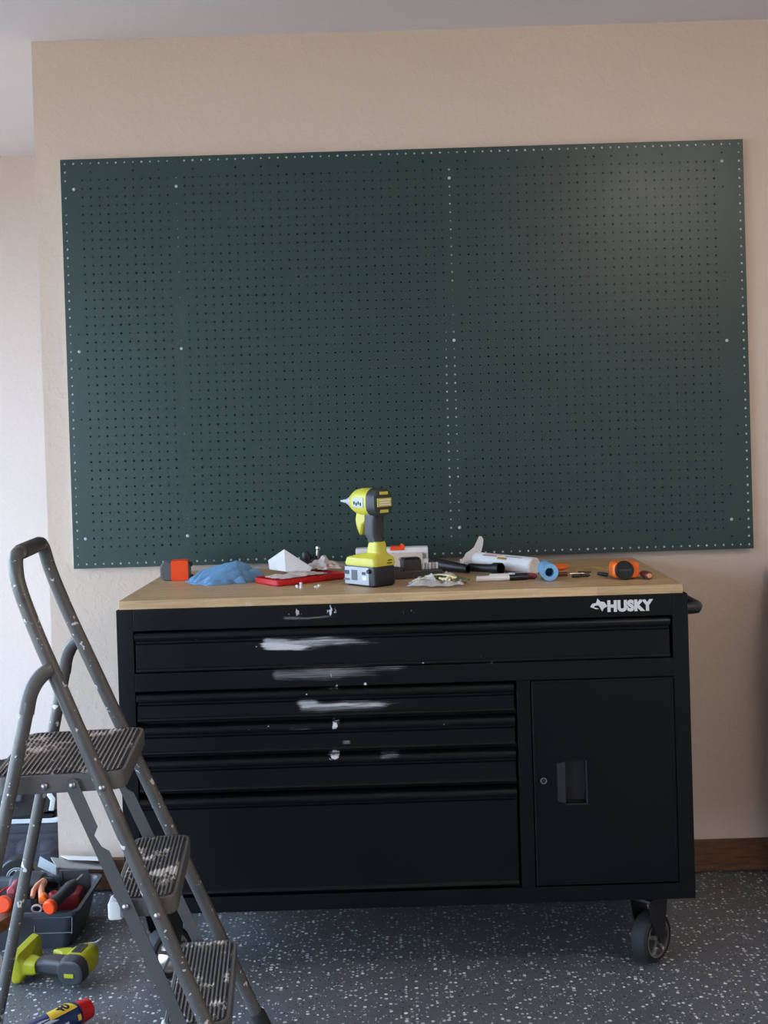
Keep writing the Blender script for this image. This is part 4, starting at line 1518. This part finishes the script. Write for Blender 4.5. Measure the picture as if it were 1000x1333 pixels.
vs = [cb(i / nu, max(j, .3) / nv) for i in range(nu) for j in range(nv + 1)]
obj('film', B().add(vs, fs), mat('pink_clear_film', (190, 160, 162), .25, alpha=.4), o, 70)

# second driver lying on its side
p_ = on_z(70, 1262, 0)
dr2 = driver('cordless_drill', 'shade-darkened lime green cordless driver lying on the floor in front of the bin', (0, 0, 0), 0, M_lime2, False)
# lay it down: tool up-axis along +X (foot left, head right), nose pointing away, resting on its side
ux = Vector((.965, -.24, .03)).normalized()       # foot -> head
fx = Vector((.24, .95, .10))                     # nose direction
fx = (fx - ux * fx.dot(ux)).normalized()
sy = ux.cross(fx)
dr2.matrix_world = Matrix(((fx.x, sy.x, ux.x, 0), (fx.y, sy.y, ux.y, 0), (fx.z, sy.z, ux.z, 0), (0, 0, 0, 1)))
dr2.location = (-1.045, 2.955, .044)

# spray can
p_ = on_z(100, 1345, 0)
can_r = .0325
capc = Vector(on_z(104, 1318, .033))
axc = Vector((-.58, -.81, 0)).normalized()
can = thing('spray_can', 'blue and yellow spray can with red cap lying on the floor', 'spray can', (capc.x, capc.y, 0))
cz = Vector((0, 0, can_r + .0005))
obj('red_cap', B().lathe([(-.026, .0005), (-.026, .020), (-.024, .0235), (.008, .0265), (.010, .0265)], cz, axc, 26), M_red, can)
obj('body', B().lathe([(.010, .026), (.012, .0285), (.020, .0322), (.022, can_r), (.160, can_r), (.164, .031), (.164, .0005)], cz, axc, 34), M_navy, can)
perp = axc.cross(Vector((0, 0, 1))).normalized()      # horizontal normal of the axis
if perp.y > 0:
    perp = -perp


def on_can(t_, a, r_=can_r + .0004):
    return cz + axc * t_ + (perp * math.cos(a) + Vector((0, 0, 1)) * math.sin(a)) * r_


def patch(name, t0_, t1_, a0, a1, m_, r_=can_r + .0004, n=10, skew=0.0):
    vs = []
    for k in range(n + 1):
        a = a0 + (a1 - a0) * k / n
        vs += [on_can(t0_ + skew * (k / n - .5), a, r_), on_can(t1_ - skew * (k / n - .5), a, r_)]
    return obj(name, B().add(vs, [(2 * k, 2 * k + 1, 2 * k + 3, 2 * k + 2) for k in range(n)]), m_, can)


patch('yellow_shield', .026, .090, .95, 2.0, M_yel, skew=.012)
patch('yellow_tab', .021, .030, .05, .45, M_yel)
patch('white_swoosh', .085, .15, .75, 1.0, M_sheetw, skew=.02)
patch('white_swoosh', .10, .15, 1.1, 1.25, M_sheetw, skew=.02)
patch('white_print', .055, .09, .0, .35, M_sheetw)
tb = text_bm('40', .030, .0012, .0003)
for v in tb.bm.verts:
    v.co = on_can(.050 - v.co.x, 1.55 - v.co.y / can_r, can_r + .0006 + .0004 * (v.co.z > 0))
obj('lettering', tb, M_ink, can, label='black number 40')
